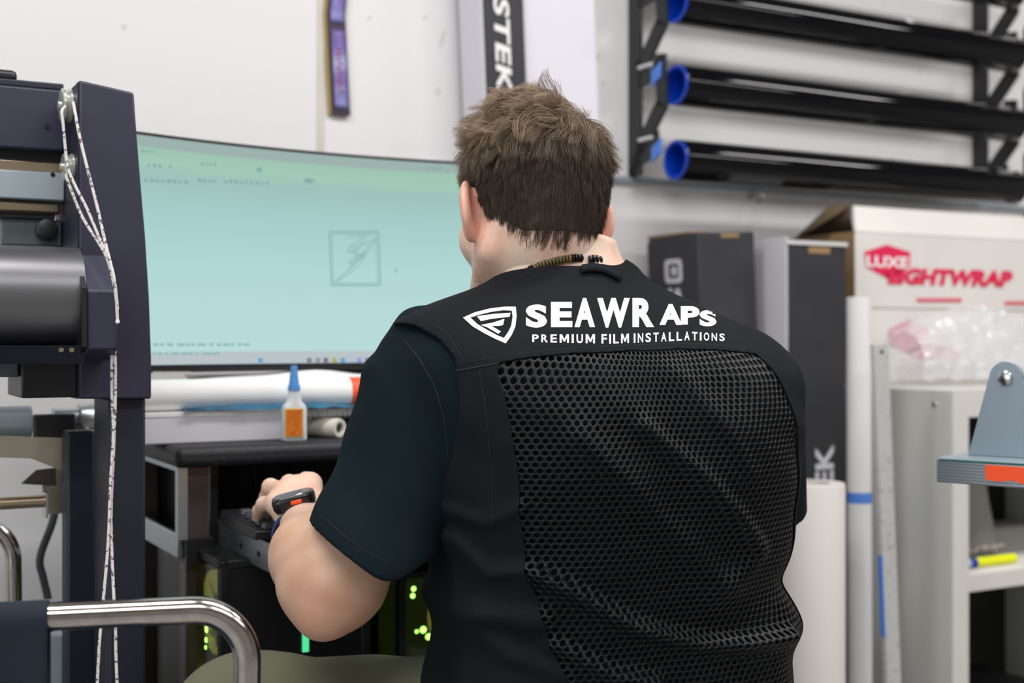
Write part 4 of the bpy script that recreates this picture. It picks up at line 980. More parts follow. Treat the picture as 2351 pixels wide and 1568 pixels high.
def headf(H):
    d = skull(H)
    d = smin(d, ellip(H, (0, .030, -.030), (.065, .068, .082)), .03)
    d = smin(d, ellip(H, (0, -.035, -.045), (.058, .052, .055)), .03)
    d = smin(d, ellip(H, (0, .045, -.092), (.046, .046, .036)), .03)
    for sx in (-1, 1):
        d = smin(d, capsule(H, (sx*.060, .004, -.074), (sx*.034, .060, -.112), .019, .018), .025)
        d = smin(d, capsule(H, (sx*.034, .060, -.112), (sx*.012, .086, -.118), .018, .014), .02)
        d = smin(d, ellip(H, (sx*.044, .062, -.048), (.026, .024, .028)), .02)          # cheekbone
        d = smin(d, capsule(H, (sx*.012, .093, .004), (sx*.042, .078, .002), .007, .005), .012)  # brow
        d = smax(d, -ellip(H, (sx*.031, .103, -.014), (.015, .012, .010)), .010)
        c, Em = EAR[sx]; q = (H-c)@Em
        sh = ellip(q, (0, 0, 0), (.0085, .0225, .034)); lob = ellip(q, (0, .006*-1, -.027), (.0065, .010, .013))
        e = smin(sh, lob, .008)
        e = smax(e, -ellip(q, (sx*-.0 + (.010 if sx > 0 else -.010)*1.0, -.000, .004), (.008, .013, .023)), .005)
        root = capsule(H, (sx*.074, .010, -.010), (sx*.072, .010, -.052), .009, .007)
        d = smin(d, smin(e, root, .010), .007)
    d = smin(d, capsule(H, (0, .096, -.002), (0, .116, -.046), .007, .010), .012)
    d = smin(d, ellip(H, (0, .108, -.050), (.016, .011, .008)), .008)
    d = smin(d, capsule(H, (-.018, .094, -.074), (.018, .094, -.074), .0055, .0055), .008)
    d = smin(d, capsule(H, (-.015, .094, -.083), (.015, .094, -.083), .006, .006), .006)
    return d
NB = frombody([.008, .035, 1.02])[0]; 
def neckf(P):
    top = fromhead([0, -.018, -.07])[0]
    d = capsule(P, NB, top, .056, .055)
    for sx in (-1, 1): d = smin(d, capsule(P, frombody([sx*.07, .04, 1.03])[0], fromhead([sx*.036, -.026, -.055])[0], .020, .018), .025)
    return d
# left arm
SJ = A(985, 838, 1.515); EL = A(778, 1338, 1.430); WR = A(692, 1196, 1.640)
FM = EL*.62+WR*.38 + np.array([-.010, -.006, .002])
def armf(P):
    d = capsule(P, SJ, EL*.55+SJ*.45, .050, .045)
    d = smin(d, capsule(P, EL*.55+SJ*.45, EL, .046, .042), .02)
    d = smin(d, capsule(P, EL, A(737, 1417, 1.41), .036, .023), .03)
    d = smin(d, capsule(P, EL+np.array([-.008, .01, .006]), FM, .046, .045), .05)
    d = smin(d, capsule(P, FM, A(716, 1345, 1.445), .040, .036), .025)
    d = smin(d, capsule(P, FM, WR, .043, .0265), .03)
    d = smin(d, capsule(P, EL*.4+WR*.6+np.array([.012, .0, -.004]), WR+np.array([.008, 0, 0]), .03, .023), .02)
    return d
HX = np.array([.94, .32, .10]); HX /= np.linalg.norm(HX)
fing = {  # knuckle, middle joint, last joint, tip; radii
    'index': ([(712, 1109, 1.712), (703, 1104, 1.752), (697, 1128, 1.776), (694, 1150, 1.788)], .0118),
    'middle': ([(680, 1116, 1.716), (664, 1110, 1.758), (656, 1134, 1.782), (653, 1156, 1.795)], .0118),
    'ring': ([(652, 1128, 1.708), (621, 1118, 1.745), (612, 1142, 1.765), (611, 1163, 1.774)], .0112),
    'pinky': ([(636, 1153, 1.694), (606, 1157, 1.722), (595, 1172, 1.742), (592, 1187, 1.752)], .0098)}
def handf(P):
    d = None
    wr = WR
    for nm, (pts, r) in fing.items():
        q = [A(*p) for p in pts]
        e = capsule(P, q[0], q[1], r+.0012, r); e = smin(e, capsule(P, q[1], q[2], r, r*.9), .004); e = smin(e, capsule(P, q[2], q[3], r*.9, r*.8), .003)
        d = e if d is None else smin(d, e, .0045)
    k = {n: A(*fing[n][0][0]) for n in fing}
    dn = np.array([0, 0, -.004])
    for n, t, rr in (('index', .30, .0135), ('middle', .10, .0145), ('ring', -.10, .0140), ('pinky', -.28, .0128)):
        d = smin(d, capsule(P, wr + HX*.055*t + np.array([0, .012, .004]), k[n]+dn, .0185, rr), .014)
    d = smin(d, ellip(P, (wr+k['middle'])/2+np.array([.006, .004, -.010]), (.036, .042, .019)), .012)
    # thumb leaves the side of the palm
    t0 = A(718, 1172, 1.665); t1 = A(748, 1166, 1.705); t2 = A(752, 1178, 1.738); t3 = A(746, 1190, 1.760)
    th = smin(capsule(P, t0, t1, .017, .0135), capsule(P, t1, t2, .0125, .0115), .008); th = smin(th, capsule(P, t2, t3, .0112, .009), .004)
    return smin(d, th, .010)
SJR = frombody([.232, .02, .935])[0]; ELR = frombody([.245, .12, .70])[0]; WRR = frombody([.17, .33, .745])[0]
def armRf(P):
    d = smin(capsule(P, SJR, ELR, .058, .043), capsule(P, ELR, WRR, .043, .027), .03)
    h = capsule(P, WRR, WRR+np.array([-.02, .05, .004]), .024, .026)
    for k in range(4):
        b = WRR+np.array([-.045+.018*k, .075+.006*k, .004]); e = b+np.array([-.015, .04-.004*abs(k-1.5), .002]); h = smin(h, smin(capsule(P, b, e, .0105, .0095), capsule(P, e, e+np.array([-.004, .014, -.018]), .0092, .008), .003), .005)
    h = smin(h, capsule(P, WRR+np.array([-.03, .02, -.004]), WRR+np.array([-.062, .05, -.012]), .012, .0095), .008)
    return smin(d, h, .015)
def chain(fns): 
    def g(P):
        d = None
        for f in fns: e = f(P); d = e if d is None else smin(d, e, .02)
        return d
    return g
def headall(P): return smin(headf(tohead(P)), neckf(P), .022)
def bodyall(P):
    d = smin(neckf(P), torso(tobody(P))+.004, .03)
    return d
hc = HC
P1, F1 = surface_nets(headall, hc-[.135, .135, .24], hc+[.135, .15, .125], .0022)
lo_ = np.minimum(np.minimum(SJ, WR), EL)-[.09, .08, .09]; hi_ = np.maximum(SJ, WR)+[.09, .21, .09]; hi_[2] = 1.05
P2, F2 = surface_nets(lambda P: smin(armf(P), handf(P), .016), lo_, hi_, .0024)
P3, F3 = surface_nets(lambda P: smin(smin(bodyall(P), armRf(P), .03), capsule(P, SJ, SJ*.7+EL*.3, .056, .052), .03), (-.20, 1.30, .42), (.50, 2.05, 1.12), .006)
P = np.concatenate([P1, P2, P3]); F = np.concatenate([F1, F2+len(P1), F3+len(P1)+len(P2)])
person = fastmesh('person', P, F, M['skin'], None, origin=frombody([0, 0, .45])[0])
tagp(person, 'seated person in black mesh-back vest and black t-shirt typing at the computer, seen from behind', 'person')
for sx in (-1, 1):
    H = np.array([[.0125*math.sin(t)*math.cos(p), .0125*math.sin(t)*math.sin(p), .0125*math.cos(t)] for t in np.linspace(.01, PI-.01, 14) for p in np.linspace(0, 2*PI, 20, endpoint=False)])+[sx*.031, .084, -.014]
    rawobj('eyeball', fromhead(H), [(i*20+j, i*20+(j+1) % 20, (i+1)*20+(j+1) % 20, (i+1)*20+j) for i in range(13) for j in range(20)], M['eye'], person)
# beard shade lives in the skin colour as stubble; ears are redder
nt = M['skin'].node_tree; L = nt.links; b = nt.nodes['Principled BSDF']
at_n = nt.nodes.new('ShaderNodeAttribute'); at_n.attribute_name = 'tone'; mx = nt.nodes.new('ShaderNodeMix'); mx.data_type = 'RGBA'
src = b.inputs['Base Color'].links[0].from_socket
mx.inputs['B'].default_value = (.72, .20, .13, 1); L.new(at_n.outputs['Color'], (sp_ := nt.nodes.new('ShaderNodeSeparateColor')).inputs[0])
L.new(sp_.outputs[0], mx.inputs['Factor']); L.new(src, mx.inputs['A'])
mx2 = nt.nodes.new('ShaderNodeMix'); mx2.data_type = 'RGBA'; mx2.inputs['B'].default_value = (.17, .105, .075, 1)
st_n = nt.nodes.new('ShaderNodeTexNoise'); st_n.inputs['Scale'].default_value = 520; st_n.inputs['Detail'].default_value = 1; tcn = nt.nodes['Texture Coordinate']; L.new(tcn.outputs['Object'], st_n.inputs['Vector'])
mth = nt.nodes.new('ShaderNodeMath'); mth.operation = 'MULTIPLY'; L.new(sp_.outputs[1], mth.inputs[0])
rmp = nt.nodes.new('ShaderNodeMapRange'); rmp.inputs['From Min'].default_value = .42; rmp.inputs['From Max'].default_value = .62; L.new(st_n.outputs['Fac'], rmp.inputs['Value']); L.new(rmp.outputs[0], mth.inputs[1])
mx3 = nt.nodes.new('ShaderNodeMix'); mx3.data_type = 'RGBA'; mx3.inputs['B'].default_value = (.56, .31, .18, 1)
L.new(sp_.outputs[2], mx3.inputs['Factor']); L.new(mx.outputs['Result'], mx3.inputs['A'])
L.new(mth.outputs[0], mx2.inputs['Factor']); L.new(mx3.outputs['Result'], mx2.inputs['A']); L.new(mx2.outputs['Result'], b.inputs['Base Color'])
Hh = tohead(P); tone = np.zeros((len(P), 4), np.float32); tone[:, 3] = 1
for sx in (-1, 1):
    c, Em = EAR[sx]; q = (Hh-c)@Em; tone[:, 0] += .85*np.exp(-((q[:, 0]/.018)**2+(q[:, 1]/.024)**2+(q[:, 2]/.036)**2))
tone[:, 0] += .38*np.exp(-(np.linalg.norm(P-(EL+[-.01, -.03, -.03]), axis=1)/.05)**2)
for n_ in fing:
    for p_ in fing[n_][0][:2]: tone[:, 0] += .10*np.exp(-(np.linalg.norm(P-A(*p_), axis=1)/.014)**2)
ta = np.clip(((P-WR)@((EL-WR)/np.linalg.norm(EL-WR))-.01)/.09, 0, 1)*(np.linalg.norm(P-EL, axis=1) < .30)*(np.arange(len(P)) >= len(P1))*(np.arange(len(P)) < len(P1)+len(P2))
mott = .5+.5*np.sin(P[:, 0]*95+2*np.sin(P[:, 2]*70))*np.sin(P[:, 2]*80+P[:, 1]*60)
tone[:, 2] = ta*(.42+.30*mott)
jaw = np.clip((-.045-Hh[:, 2])/.03, 0, 1)*np.clip((Hh[:, 1]-.005)/.03, 0, 1)*(np.linalg.norm(Hh, axis=1) < .17)
tone[:, 1] = .75*jaw
sb_ = np.exp(-((Hh[:, 1]-.030)/.016)**2)*np.clip((Hh[:, 2]+.062)/.02, 0, 1)*np.clip((.01-Hh[:, 2])/.02, 0, 1)*(np.abs(Hh[:, 0]) > .05); tone[:, 1] = np.maximum(tone[:, 1], .6*sb_)
ca = person.data.color_attributes.new('tone', 'FLOAT_COLOR', 'POINT'); ca.data.foreach_set('color', np.clip(tone, 0, 1).ravel())

# ---------------- t-shirt
HEMA = SJ; ud = (EL-SJ)/np.linalg.norm(EL-SJ)
hn = ud + np.array([-.42, -.05, .0])*.0; hn = np.array([-.58, -.10, -.80]); hn /= np.linalg.norm(hn)
hem_pt = A(806, 1263, 1.42)
def ripple(P, s, a, sd=0): 
    return a*(np.sin(P[:, 0]*s+1.3*np.sin(P[:, 2]*s*.6+sd)+sd)*np.sin(P[:, 2]*s*.8+P[:, 1]*s*.7+sd*2))
def sleeveL(P, off=0):
    c1 = A(985, 845, 1.512); c2 = A(932, 1030, 1.475); c3 = A(862, 1235, 1.425)
    d = capsule(P, c1, c2, .067, .074); d = smin(d, capsule(P, c2, c3+(c3-c2)*.4, .074, .076), .02)
    t = (P-hem_pt)@hn
    t = smax(t, (P-A(893, 1324, 1.42))@np.array([.46, 0, -.888]), .02)
    fold = .0065*np.sin((P@np.array([30., 10, 42]))+2*np.sin(P[:, 2]*18))*np.clip((-t)/.05, 0, 1)
    fold += .004*np.exp(-(((P-A(1000, 1000, 1.43))@np.array([.8, .2, .5]))/.012)**2)
    return d+off+fold, t
def sleeveR(P, off=0):
    c1 = frombody([.225, .015, .93])[0]; c2 = frombody([.264, .065, .775])[0]
    d = capsule(P, c1, c2+(c2-c1)*.2, .066, .066); t = (P-c2)@((c2-c1)/np.linalg.norm(c2-c1)); return d+off, t
def shirtf(P):
    B = tobody(P); d0 = torso(B)-.0045+ripple(P, 26, .0022)
    l, tl = sleeveL(P); r, tr = sleeveR(P)
    d = smin(smin(d0, l, .022), r, .03)
    # hollow hems
    li, _ = sleeveL(P, .0085); hL = np.maximum(li, -(tl+.016)); cl = tl
    near = np.linalg.norm(P-hem_pt, axis=1) < .17
    d = np.where(near, np.maximum(np.maximum(d, np.where(d0 < .0, -1, cl)), -np.where(d0 < 0.0, 1, hL)), d)
    ri, _ = sleeveR(P, .0035); outr = tr > -.02
    d = np.maximum(d, np.where((d0 < 0) | ~(np.linalg.norm(P-frombody([.262, .065, .80])[0], axis=1) < .15), -1, np.maximum(tr, -1)))
    d = np.maximum(d, -capsule(P, NB-[0, 0, .05], fromhead([0, -.018, -.07])[0], .083, .075))
    d = np.maximum(d, (B[:, 2]+.3*np.maximum(B[:, 0], 0)-1.072))
    return np.maximum(d, .47-P[:, 2])
P4, F4 = surface_nets(shirtf, (-.28, 1.28, .46), (.46, 1.85, 1.12), .0036)
shirt = fastmesh('t_shirt', P4, F4, M['shirt'], person)
def shirt_seam(pts, r=.0008, n=70):
    a = np.array(pts, float); t = np.linspace(0, 1, len(a)); tt = np.linspace(0, 1, n); x = np.interp(tt, t, a[:, 0]); y = np.interp(tt, t, a[:, 1])
    k = np.hanning(13); k /= k.sum(); x = np.convolve(np.pad(x, 6, mode='edge'), k, 'valid'); y = np.convolve(np.pad(y, 6, mode='edge'), k, 'valid')
    D = np.stack([(x-IW/2)/FPX, np.ones(n), (IH/2-y)/FPX], 1); q = np.full(n, 1.2)
    for _ in range(90): q = q + .6*np.clip(shirtf(np.array([0, 0, CAMZ])+D*q[:, None]), -.02, .03)
    W_ = np.array([0, 0, CAMZ])+D*(q-.0002)[:, None]
    ok = [Vector(p) for p, d_ in zip(W_, np.diff(q, prepend=q[0])) if abs(d_) < .02]
    return MB().tube(ok, r, 6).build('seam', M['thread'], shirt)
shirt_seam([(925, 778), (962, 822), (1000, 890), (1022, 970), (1030, 1060)])
shirt_seam([(745, 1188), (775, 1218), (820, 1252), (870, 1282), (905, 1296)], .0005)

# ---------------- vest, parametric around the torso
ZV = .955
VOFF = .0125
ridges = []     # polylines in (r, z): points, amplitude, width
def ridge_px(pts, amp, wd): ridges.append(([px2rz(*p) for p in pts], amp, wd))
def seg_d(q, pts):
    best = np.full(len(q), 9.)
    for (a, b) in zip(pts[:-1], pts[1:]):
        a = np.array(a); b = np.array(b); ab = b-a; t = np.clip(((q-a)@ab)/(ab@ab), 0, 1); best = np.minimum(best, np.linalg.norm(q-a-t[:, None]*ab, axis=1))
    return best
def vdisp(B):
    q = B[:, [0, 2]]; d = np.zeros(len(B))
    d += .0016*np.sin(B[:, 0]*44+3*np.sin(B[:, 2]*21))*np.sin(B[:, 2]*38+B[:, 0]*20)
    for pts, amp, wd in ridges: d += amp*np.exp(-(seg_d(q, pts)/wd)**2)
    return d*(B[:, 1] < .05)
def vestsdf(B, off=0): return torso(B)-VOFF-off-vdisp(B)
def px2surf(px, py, off=0.):       # where the camera ray meets the vest
    px = np.atleast_1d(np.asarray(px, float)); py = np.atleast_1d(np.asarray(py, float))
    D = np.stack([(px-IW/2)/FPX, np.ones_like(px), (IH/2-py)/FPX], 1); t = np.full(len(px), 1.2)
    for _ in range(90): t = t + .7*np.clip(vestsdf(tobody(np.array([0, 0, CAMZ])+D*t[:, None]), off), -.02, .03)
    B = tobody(np.array([0, 0, CAMZ])+D*np.minimum(t, 1.66)[:, None])
    for _ in range(12):                # rays that graze past the shoulder settle on the nearest cloth
        d = vestsdf(B, off); e = 1e-3; g = np.stack([vestsdf(B+np.eye(3)[i]*e, off)-d for i in range(3)], 1)/e
        B = B-np.where(np.abs(d) > 2e-4, 1, 0)[:, None]*g*(d/np.maximum((g*g).sum(1), .2))[:, None]*.8
    return B
def px2rz(px, py): B = px2surf(px, py)[0]; return (B[0], B[2])
# folds seen in the photograph
R0 = []
for pts, amp, wd in (([(1480, 980), (1600, 1080), (1700, 1190), (1748, 1260)], .009, .011), ([(1330, 1010), (1440, 1110), (1560, 1240), (1680, 1360)], .006, .016),
                     ([(1230, 1320), (1330, 1370), (1450, 1440), (1600, 1478), (1700, 1478), (1790, 1450)], .014, .010), ([(1020, 1170), (1110, 1200), (1195, 1165)], .004, .008),
                     ([(1010, 1230), (1110, 1312), (1200, 1308)], .007, .009), ([(960, 1300), (1080, 1400), (1230, 1432)], .009, .012),
                     ([(1270, 1480), (1400, 1550), (1500, 1566)], .010, .009), ([(1030, 1400), (1160, 1500), (1300, 1550)], .006, .012),
                     ([(1560, 860), (1650, 960), (1730, 1080)], .003, .012), ([(1640, 1370), (1730, 1300)], .004, .012)):
    R0.append((pts, amp, wd))
tmp = [([px2rz(*p) for p in pts], amp, wd) for pts, amp, wd in R0]; ridges = tmp
# bulge of cloth at the lower right
bul = px2rz(1762, 1440)
_vd = vdisp
def vdisp(B):
    q = B[:, [0, 2]]; d = _vd(B)
    d += .015*np.exp(-((B[:, 2]-.662)/.030)**2)*np.clip((B[:, 0]-.08)/.10, 0, 1)
    d -= .006*np.exp(-((B[:, 2]-.715)/.018)**2)*np.clip((B[:, 0]-.10)/.08, 0, 1)
    d += .010*np.exp(-((B[:, 2]-.60)/.05)**2)
    return d
AX = np.array([0, .012])             # axis (r, f)
def dirs(phi, v):                    # phi = 0 straight back, positive to the right; v <= ZV height, above: elevation*R
    el = np.clip((v-ZV)/.14, 0, 1.5); o = np.stack([np.zeros_like(phi), np.full_like(phi, AX[1]), np.minimum(v, ZV)], 1)
    d = np.stack([np.sin(phi)*np.cos(el), -np.cos(phi)*np.cos(el), np.sin(el)], 1); return o, d
def VS(phi, v, off=0.):
    phi = np.asarray(phi, float).ravel(); v = np.asarray(v, float).ravel()
    o, d = dirs(phi, v); lo = np.full(len(phi), .01); hi = np.full(len(phi), .36)
    for _ in range(26):
        m = (lo+hi)/2; s_ = vestsdf(o+d*m[:, None], off) < 0; lo = np.where(s_, m, lo); hi = np.where(s_, hi, m)
    return o+d*lo[:, None]
def b2param(B):
    B = np.atleast_2d(B); below = B[:, 2] <= ZV
    x, y = B[:, 0], B[:, 1]-AX[1]; h = np.hypot(x, y); phi = np.arctan2(x, -y); el = np.arctan2(B[:, 2]-ZV, h)
    return phi, np.where(below, B[:, 2], ZV+el*.14)
def px2param(px, py): return b2param(px2surf(px, py))
# panel outline
def curve(pts): a = np.array(pts, float); ph, v = px2param(a[:, 0], a[:, 1]); return ph, v
phL, vL = curve([(1140, 836), (1158, 900), (1172, 980), (1190, 1080), (1196, 1200), (1202, 1305), (1240, 1400), (1252, 1440), (1258, 1480), (1300, 1556)])
pt_, vt_ = curve([(1040, 852), (1140, 834), (1220, 820), (1320, 811), (1450, 804), (1560, 801), (1640, 803), (1730, 812), (1772, 822)])
oL = np.argsort(vL); phR0 = px2param(1737, 818)[0][0]
def pL(v): return np.interp(v, vL[oL], phL[oL])
def pR(v): return phR0 + (np.interp(v, [.5, .9], [.16, .02]))
def vtop(ph): return np.interp(ph, pt_, vt_)
BOT = .46
def panel_g(ph, v):        # > 0 inside the netting
    return np.minimum(np.minimum((ph-pL(v))*.17, (pR(v)-ph)*.17), vtop(ph)-v)
def arm_g(B):              # > 0 kept
    z = B[:, 2]+TILT*B[:, 0]
    re = np.interp(z, [.74, .78, .82, .86, .92, .97, .99, 1.005, 1.02], [.30, .252, .230, .223, .219, .219, .228, .244, .30])
    re = np.where(B[:, 1] > .03, re-.01, re)
    return re-np.abs(B[:, 0])
collar = curve([(1182, 640), (1230, 622), (1285, 610), (1340, 602), (1385, 603), (1440, 628)])
def neck_g(B):
    c = np.array([-.026, .060]); d = np.hypot((B[:, 0]-c[0])/.090, (B[:, 1]-c[1])/.084)
    z = B[:, 2]
    g = (d-1)*.08
    g = np.minimum(g, 1.110-.34*np.maximum(B[:, 0], 0)-z)
    return np.where(z > .99, g, .05)
def front_g(B): return np.where(B[:, 1] > .05, np.abs(B[:, 0]-.0)-.018, .05)
def vest_g(ph, v):
    ph = np.ravel(ph); v = np.ravel(v)
    B = VS(ph, v)
    return np.minimum(np.minimum(np.minimum(arm_g(B), neck_g(B)), front_g(B)), -panel_g(ph, v))
nph, nv_ = 520, 300
ph = np.linspace(-PI, PI, nph); vv = np.linspace(BOT, ZV+1.32*.14, nv_)
PH, VV = np.meshgrid(ph, vv, indexing='ij'); G = vest_g(PH, VV).reshape(PH.shape)
keep = G > 0; corner = keep.copy()
cell = (keep[:-1, :-1] | keep[1:, :-1] | keep[:-1, 1:] | keep[1:, 1:])
allk = (keep[:-1, :-1] & keep[1:, :-1] & keep[:-1, 1:] & keep[1:, 1:])
PHs, VVs = PH.copy(), VV.copy(); used = np.zeros_like(keep)
for di in (0, 1):
    for dj in (0, 1): used[di:nph-1+di, dj:nv_-1+dj] |= cell
bad = used & ~keep; bi = np.argwhere(bad); p = PH[bad].copy(); v = VV[bad].copy()
for _ in range(6):
    g = vest_g(p, v); e = 1e-3; gp = (vest_g(p+e, v)-g)/e; gv = (vest_g(p, v+e)-g)/e
    m2 = (gp/.17)**2 + gv**2 + 1e-6; st_ = -g/np.maximum(m2, .05); st_ = np.clip(st_, -.004, .004)
    p = p + st_*gp/(.17**2); v = v + st_*gv
p = np.clip(p, PH[bad]-.028, PH[bad]+.028); v = np.clip(v, VV[bad]-.006, VV[bad]+.006)
PHs[bad] = p; VVs[bad] = v
B = VS(PHs, VVs)
ids = np.arange(nph*nv_).reshape(nph, nv_); ci = np.argwhere(cell)
FQ = np.stack([ids[ci[:, 0], ci[:, 1]], ids[ci[:, 0]+1, ci[:, 1]], ids[ci[:, 0]+1, ci[:, 1]+1], ids[ci[:, 0], ci[:, 1]+1]], 1)
u_, inv = np.unique(FQ, return_inverse=True); FQ = inv.reshape(FQ.shape)
vest = fastmesh('vest', frombody(B[u_]), FQ, M['vest'], person)
md = vest.modifiers.new('thickness', 'SOLIDIFY'); md.thickness = .0016; md.offset = 0
def vnorm(ph, v, off):
    e = 2e-3; a = VS(ph+e, v, off)-VS(ph-e, v, off); b_ = VS(ph, v+e, off)-VS(ph, v-e, off); n = np.cross(a, b_); return n/np.linalg.norm(n, axis=1)[:, None]
# netting: honeycomb with round openings
pitch = .0078; rowh = pitch*.80; Rm = .185
cells = []; row = 0; v = BOT+.004
while v < 1.0:
    c0 = -1.3 + (pitch/Rm/2 if row % 2 else 0); c = np.arange(c0, 1.6, pitch/Rm); cells.append(np.stack([c, np.full_like(c, v)], 1)); v += rowh; row += 1
cells = np.concatenate(cells); g = panel_g(cells[:, 0], cells[:, 1]); cells = cells[g > -.004]
nseg = 12; ang = np.arange(nseg)*2*PI/nseg+PI/2
# hexagon outline radius by direction
hexr = []
hx_, hy_ = pitch/2, rowh/2
for a in ang:
    c_, s_ = abs(math.cos(a)), abs(math.sin(a)); best = 9
    if c_ > 1e-6: best = hx_/c_
    # diagonal sides between neighbours at (pitch/2, rowh)
    nx, ny = hx_, rowh; d0 = (nx*nx+ny*ny)/2; best = min(best, d0/(c_*nx+s_*ny)); hexr.append(best)
hexr = np.array(hexr)
rings = [(1.0, .0002, False), (.84, .00045, False), (.66, -.0003, False), (.58, -.0012, False)]
PHc = []; off = []
for k_, o_, _ in rings:
    rr = hexr if k_ == 1.0 else (hexr*.35+np.full(nseg, pitch*.5)*.65)*k_
    dx = rr*np.cos(ang)/Rm; dv = rr*np.sin(ang)
    PHc.append(np.stack([cells[:, None, 0]+dx, cells[:, None, 1]+dv], -1)); off.append(o_)
allP = np.stack(PHc, 1)                      # cells, rings, seg, 2
sh_ = allP.shape; fl = allP.reshape(-1, 2); Bn = VS(fl[:, 0], fl[:, 1], -.0012)
Nn = vnorm(fl[:, 0], fl[:, 1], -.0012); Bn = Bn + Nn*np.tile(np.repeat(off, nseg), sh_[0])[:, None]
nr = len(rings); base = np.arange(sh_[0])*nr*nseg; FF = []
for r_ in range(nr-1):
    for j in range(nseg):
        q = (j+1) % nseg; FF.append(np.stack([base+r_*nseg+j, base+r_*nseg+q, base+(r_+1)*nseg+q, base+(r_+1)*nseg+j], 1))
net = fastmesh('mesh_panel', frombody(Bn), np.concatenate(FF), M['netting'], vest)
net['label'] = 'open honeycomb mesh back panel'
# seams
def seam(pts, off=.0009, r=.0006, name='stitching', n=60):
    a = np.array(pts, float); t = np.linspace(0, 1, len(a)); tt = np.linspace(0, 1, n)
    x = np.interp(tt, t, a[:, 0]); y = np.interp(tt, t, a[:, 1]); k = np.hanning(9); k /= k.sum()
    x = np.convolve(np.pad(x, 4, mode='edge'), k, 'valid'); y = np.convolve(np.pad(y, 4, mode='edge'), k, 'valid')
    B_ = px2surf(x, y, off); W_ = frombody(B_); return MB().tube([Vector(p_) for p_ in W_], r, 6).build(name, M['thread'], vest)
seam([(1044, 838), (1140, 820), (1220, 808), (1320, 799), (1450, 792), (1560, 789), (1640, 791), (1730, 800), (1768, 810)], r=.0004)
seam([(1046, 852), (1095, 843), (1140, 835)], r=.0009)
seam([(1185, 652), (1240, 630), (1300, 617), (1345, 613)], r=.0004)
seam([(975, 728), (1030, 770), (1065, 830)], r=.0004)
seam([(1100, 850), (1118, 960), (1130, 1100), (1130, 1250)], r=.0004)
# lettering
def decal(word, x0, x1, top, bot, m, nx, ny, **k):      # top/bot: lists of (x, y)
    V_, F_ = (lambda bm: (gridcut(bm, nx, ny), bm_arrays(bm))[1])(text2d(word, **k)); V_ = np.array(V_)
    x = x0+(x1-x0)*V_[:, 0]; yt = np.interp(x, *zip(*top)); yb = np.interp(x, *zip(*bot)); y = yb+(yt-yb)*V_[:, 1]
    return rawobj('lettering', frombody(px2surf(x, y, .0016)), F_, m, vest, smooth=False)
# each letter sits where the photo shows it
for ch, a_, b_, t_, bo in (('S', 1207, 1256, 699, 752), ('E', 1265, 1314, 693, 751), ('A', 1319, 1366, 684, 751), ('W', 1371, 1446, 684, 752), ('R', 1452, 1502, 684, 751), ('A', 1514, 1566, 698, 746), ('P', 1563, 1606, 703, 745), ('S', 1606, 1645, 712, 749)):
    decal(ch, a_, b_, [(a_, t_), (b_, t_)], [(a_, bo), (b_, bo)], M['ink'], 8, 8, bold=.05)
pos = {'PREMIUM': (1222, 1366), 'FILM': (1381, 1444), 'INSTALLATIONS': (1455, 1664)}
MP = [(0, 0), (0, 1), (.25, 1), (.5, .40), (.75, 1), (1, 1), (1, 0), (.80, 0), (.80, .66), (.57, .14), (.43, .14), (.20, .66), (.20, 0)]
def glyph(ch, **k):
    if ch != 'M': return text2d(ch, **k)
    bm = bmesh.new(); bm.faces.new([bm.verts.new((x, y, 0)) for x, y in MP]); bmesh.ops.triangulate(bm, faces=bm.faces[:]); return bm
tt_, bb_ = [(1222, 768), (1400, 767), (1500, 764), (1580, 761), (1664, 766)], [(1222, 785), (1400, 789), (1500, 785), (1580, 781), (1664, 783)]
for wd_, (a_, b_) in pos.items():
    ws = [{'I': .26, 'M': 1.2}.get(c_, .82) for c_ in wd_]; gap = .36; u_t = (b_-a_)/(sum(ws)+gap*(len(ws)-1)); x = a_
    for c_, w__ in zip(wd_, ws):
        bm = glyph(c_, bold=.02); gridcut(bm, 3, 3); V_, F_ = bm_arrays(bm); V_ = np.array(V_)
        xx = x+w__*u_t*V_[:, 0]; yt = np.interp(xx, *zip(*tt_)); yb = np.interp(xx, *zip(*bb_)); yy = yb+(yt-yb)*V_[:, 1]
        rawobj('lettering', frombody(px2surf(xx, yy, .0016)), F_, M['ink'], vest, smooth=False); x += (w__+gap)*u_t
def patch(poly, name='emblem', n=10):
    bm = bmesh.new(); xs = [p[0] for p in poly]; ys = [p[1] for p in poly]; x0, x1, y0, y1 = min(xs), max(xs), min(ys), max(ys)
    bm.faces.new([bm.verts.new(((x-x0)/(x1-x0), (y-y0)/(y1-y0), 0)) for x, y in poly]); gridcut(bm, n, n)
    V_, F_ = bm_arrays(bm); V_ = np.array(V_)
    return rawobj(name, frombody(px2surf(x0+(x1-x0)*V_[:, 0], y0+(y1-y0)*V_[:, 1], .0016)), F_, M['ink'], vest, smooth=False)
outer = [(1063, 729), (1090, 717), (1125, 708), (1158, 704), (1184, 704), (1186, 725), (1183, 750), (1174, 770), (1161, 788), (1140, 779), (1112, 765), (1085, 749)]
inner = [(1080, 729), (1098, 723), (1127, 716), (1156, 712), (1175, 713), (1177, 727), (1174, 747), (1167, 762), (1157, 776), (1142, 770), (1118, 757), (1096, 744)]
for k in range(12):
    q = (k+1) % 12; patch([outer[k], outer[q], inner[q], inner[k]], n=4)
patch([(1095, 726), (1130, 721), (1172, 718), (1170, 727), (1128, 732), (1104, 737)]); patch([(1104, 746), (1130, 741), (1158, 732), (1155, 746), (1146, 748), (1128, 748), (1150, 761), (1144, 766), (1118, 751)])
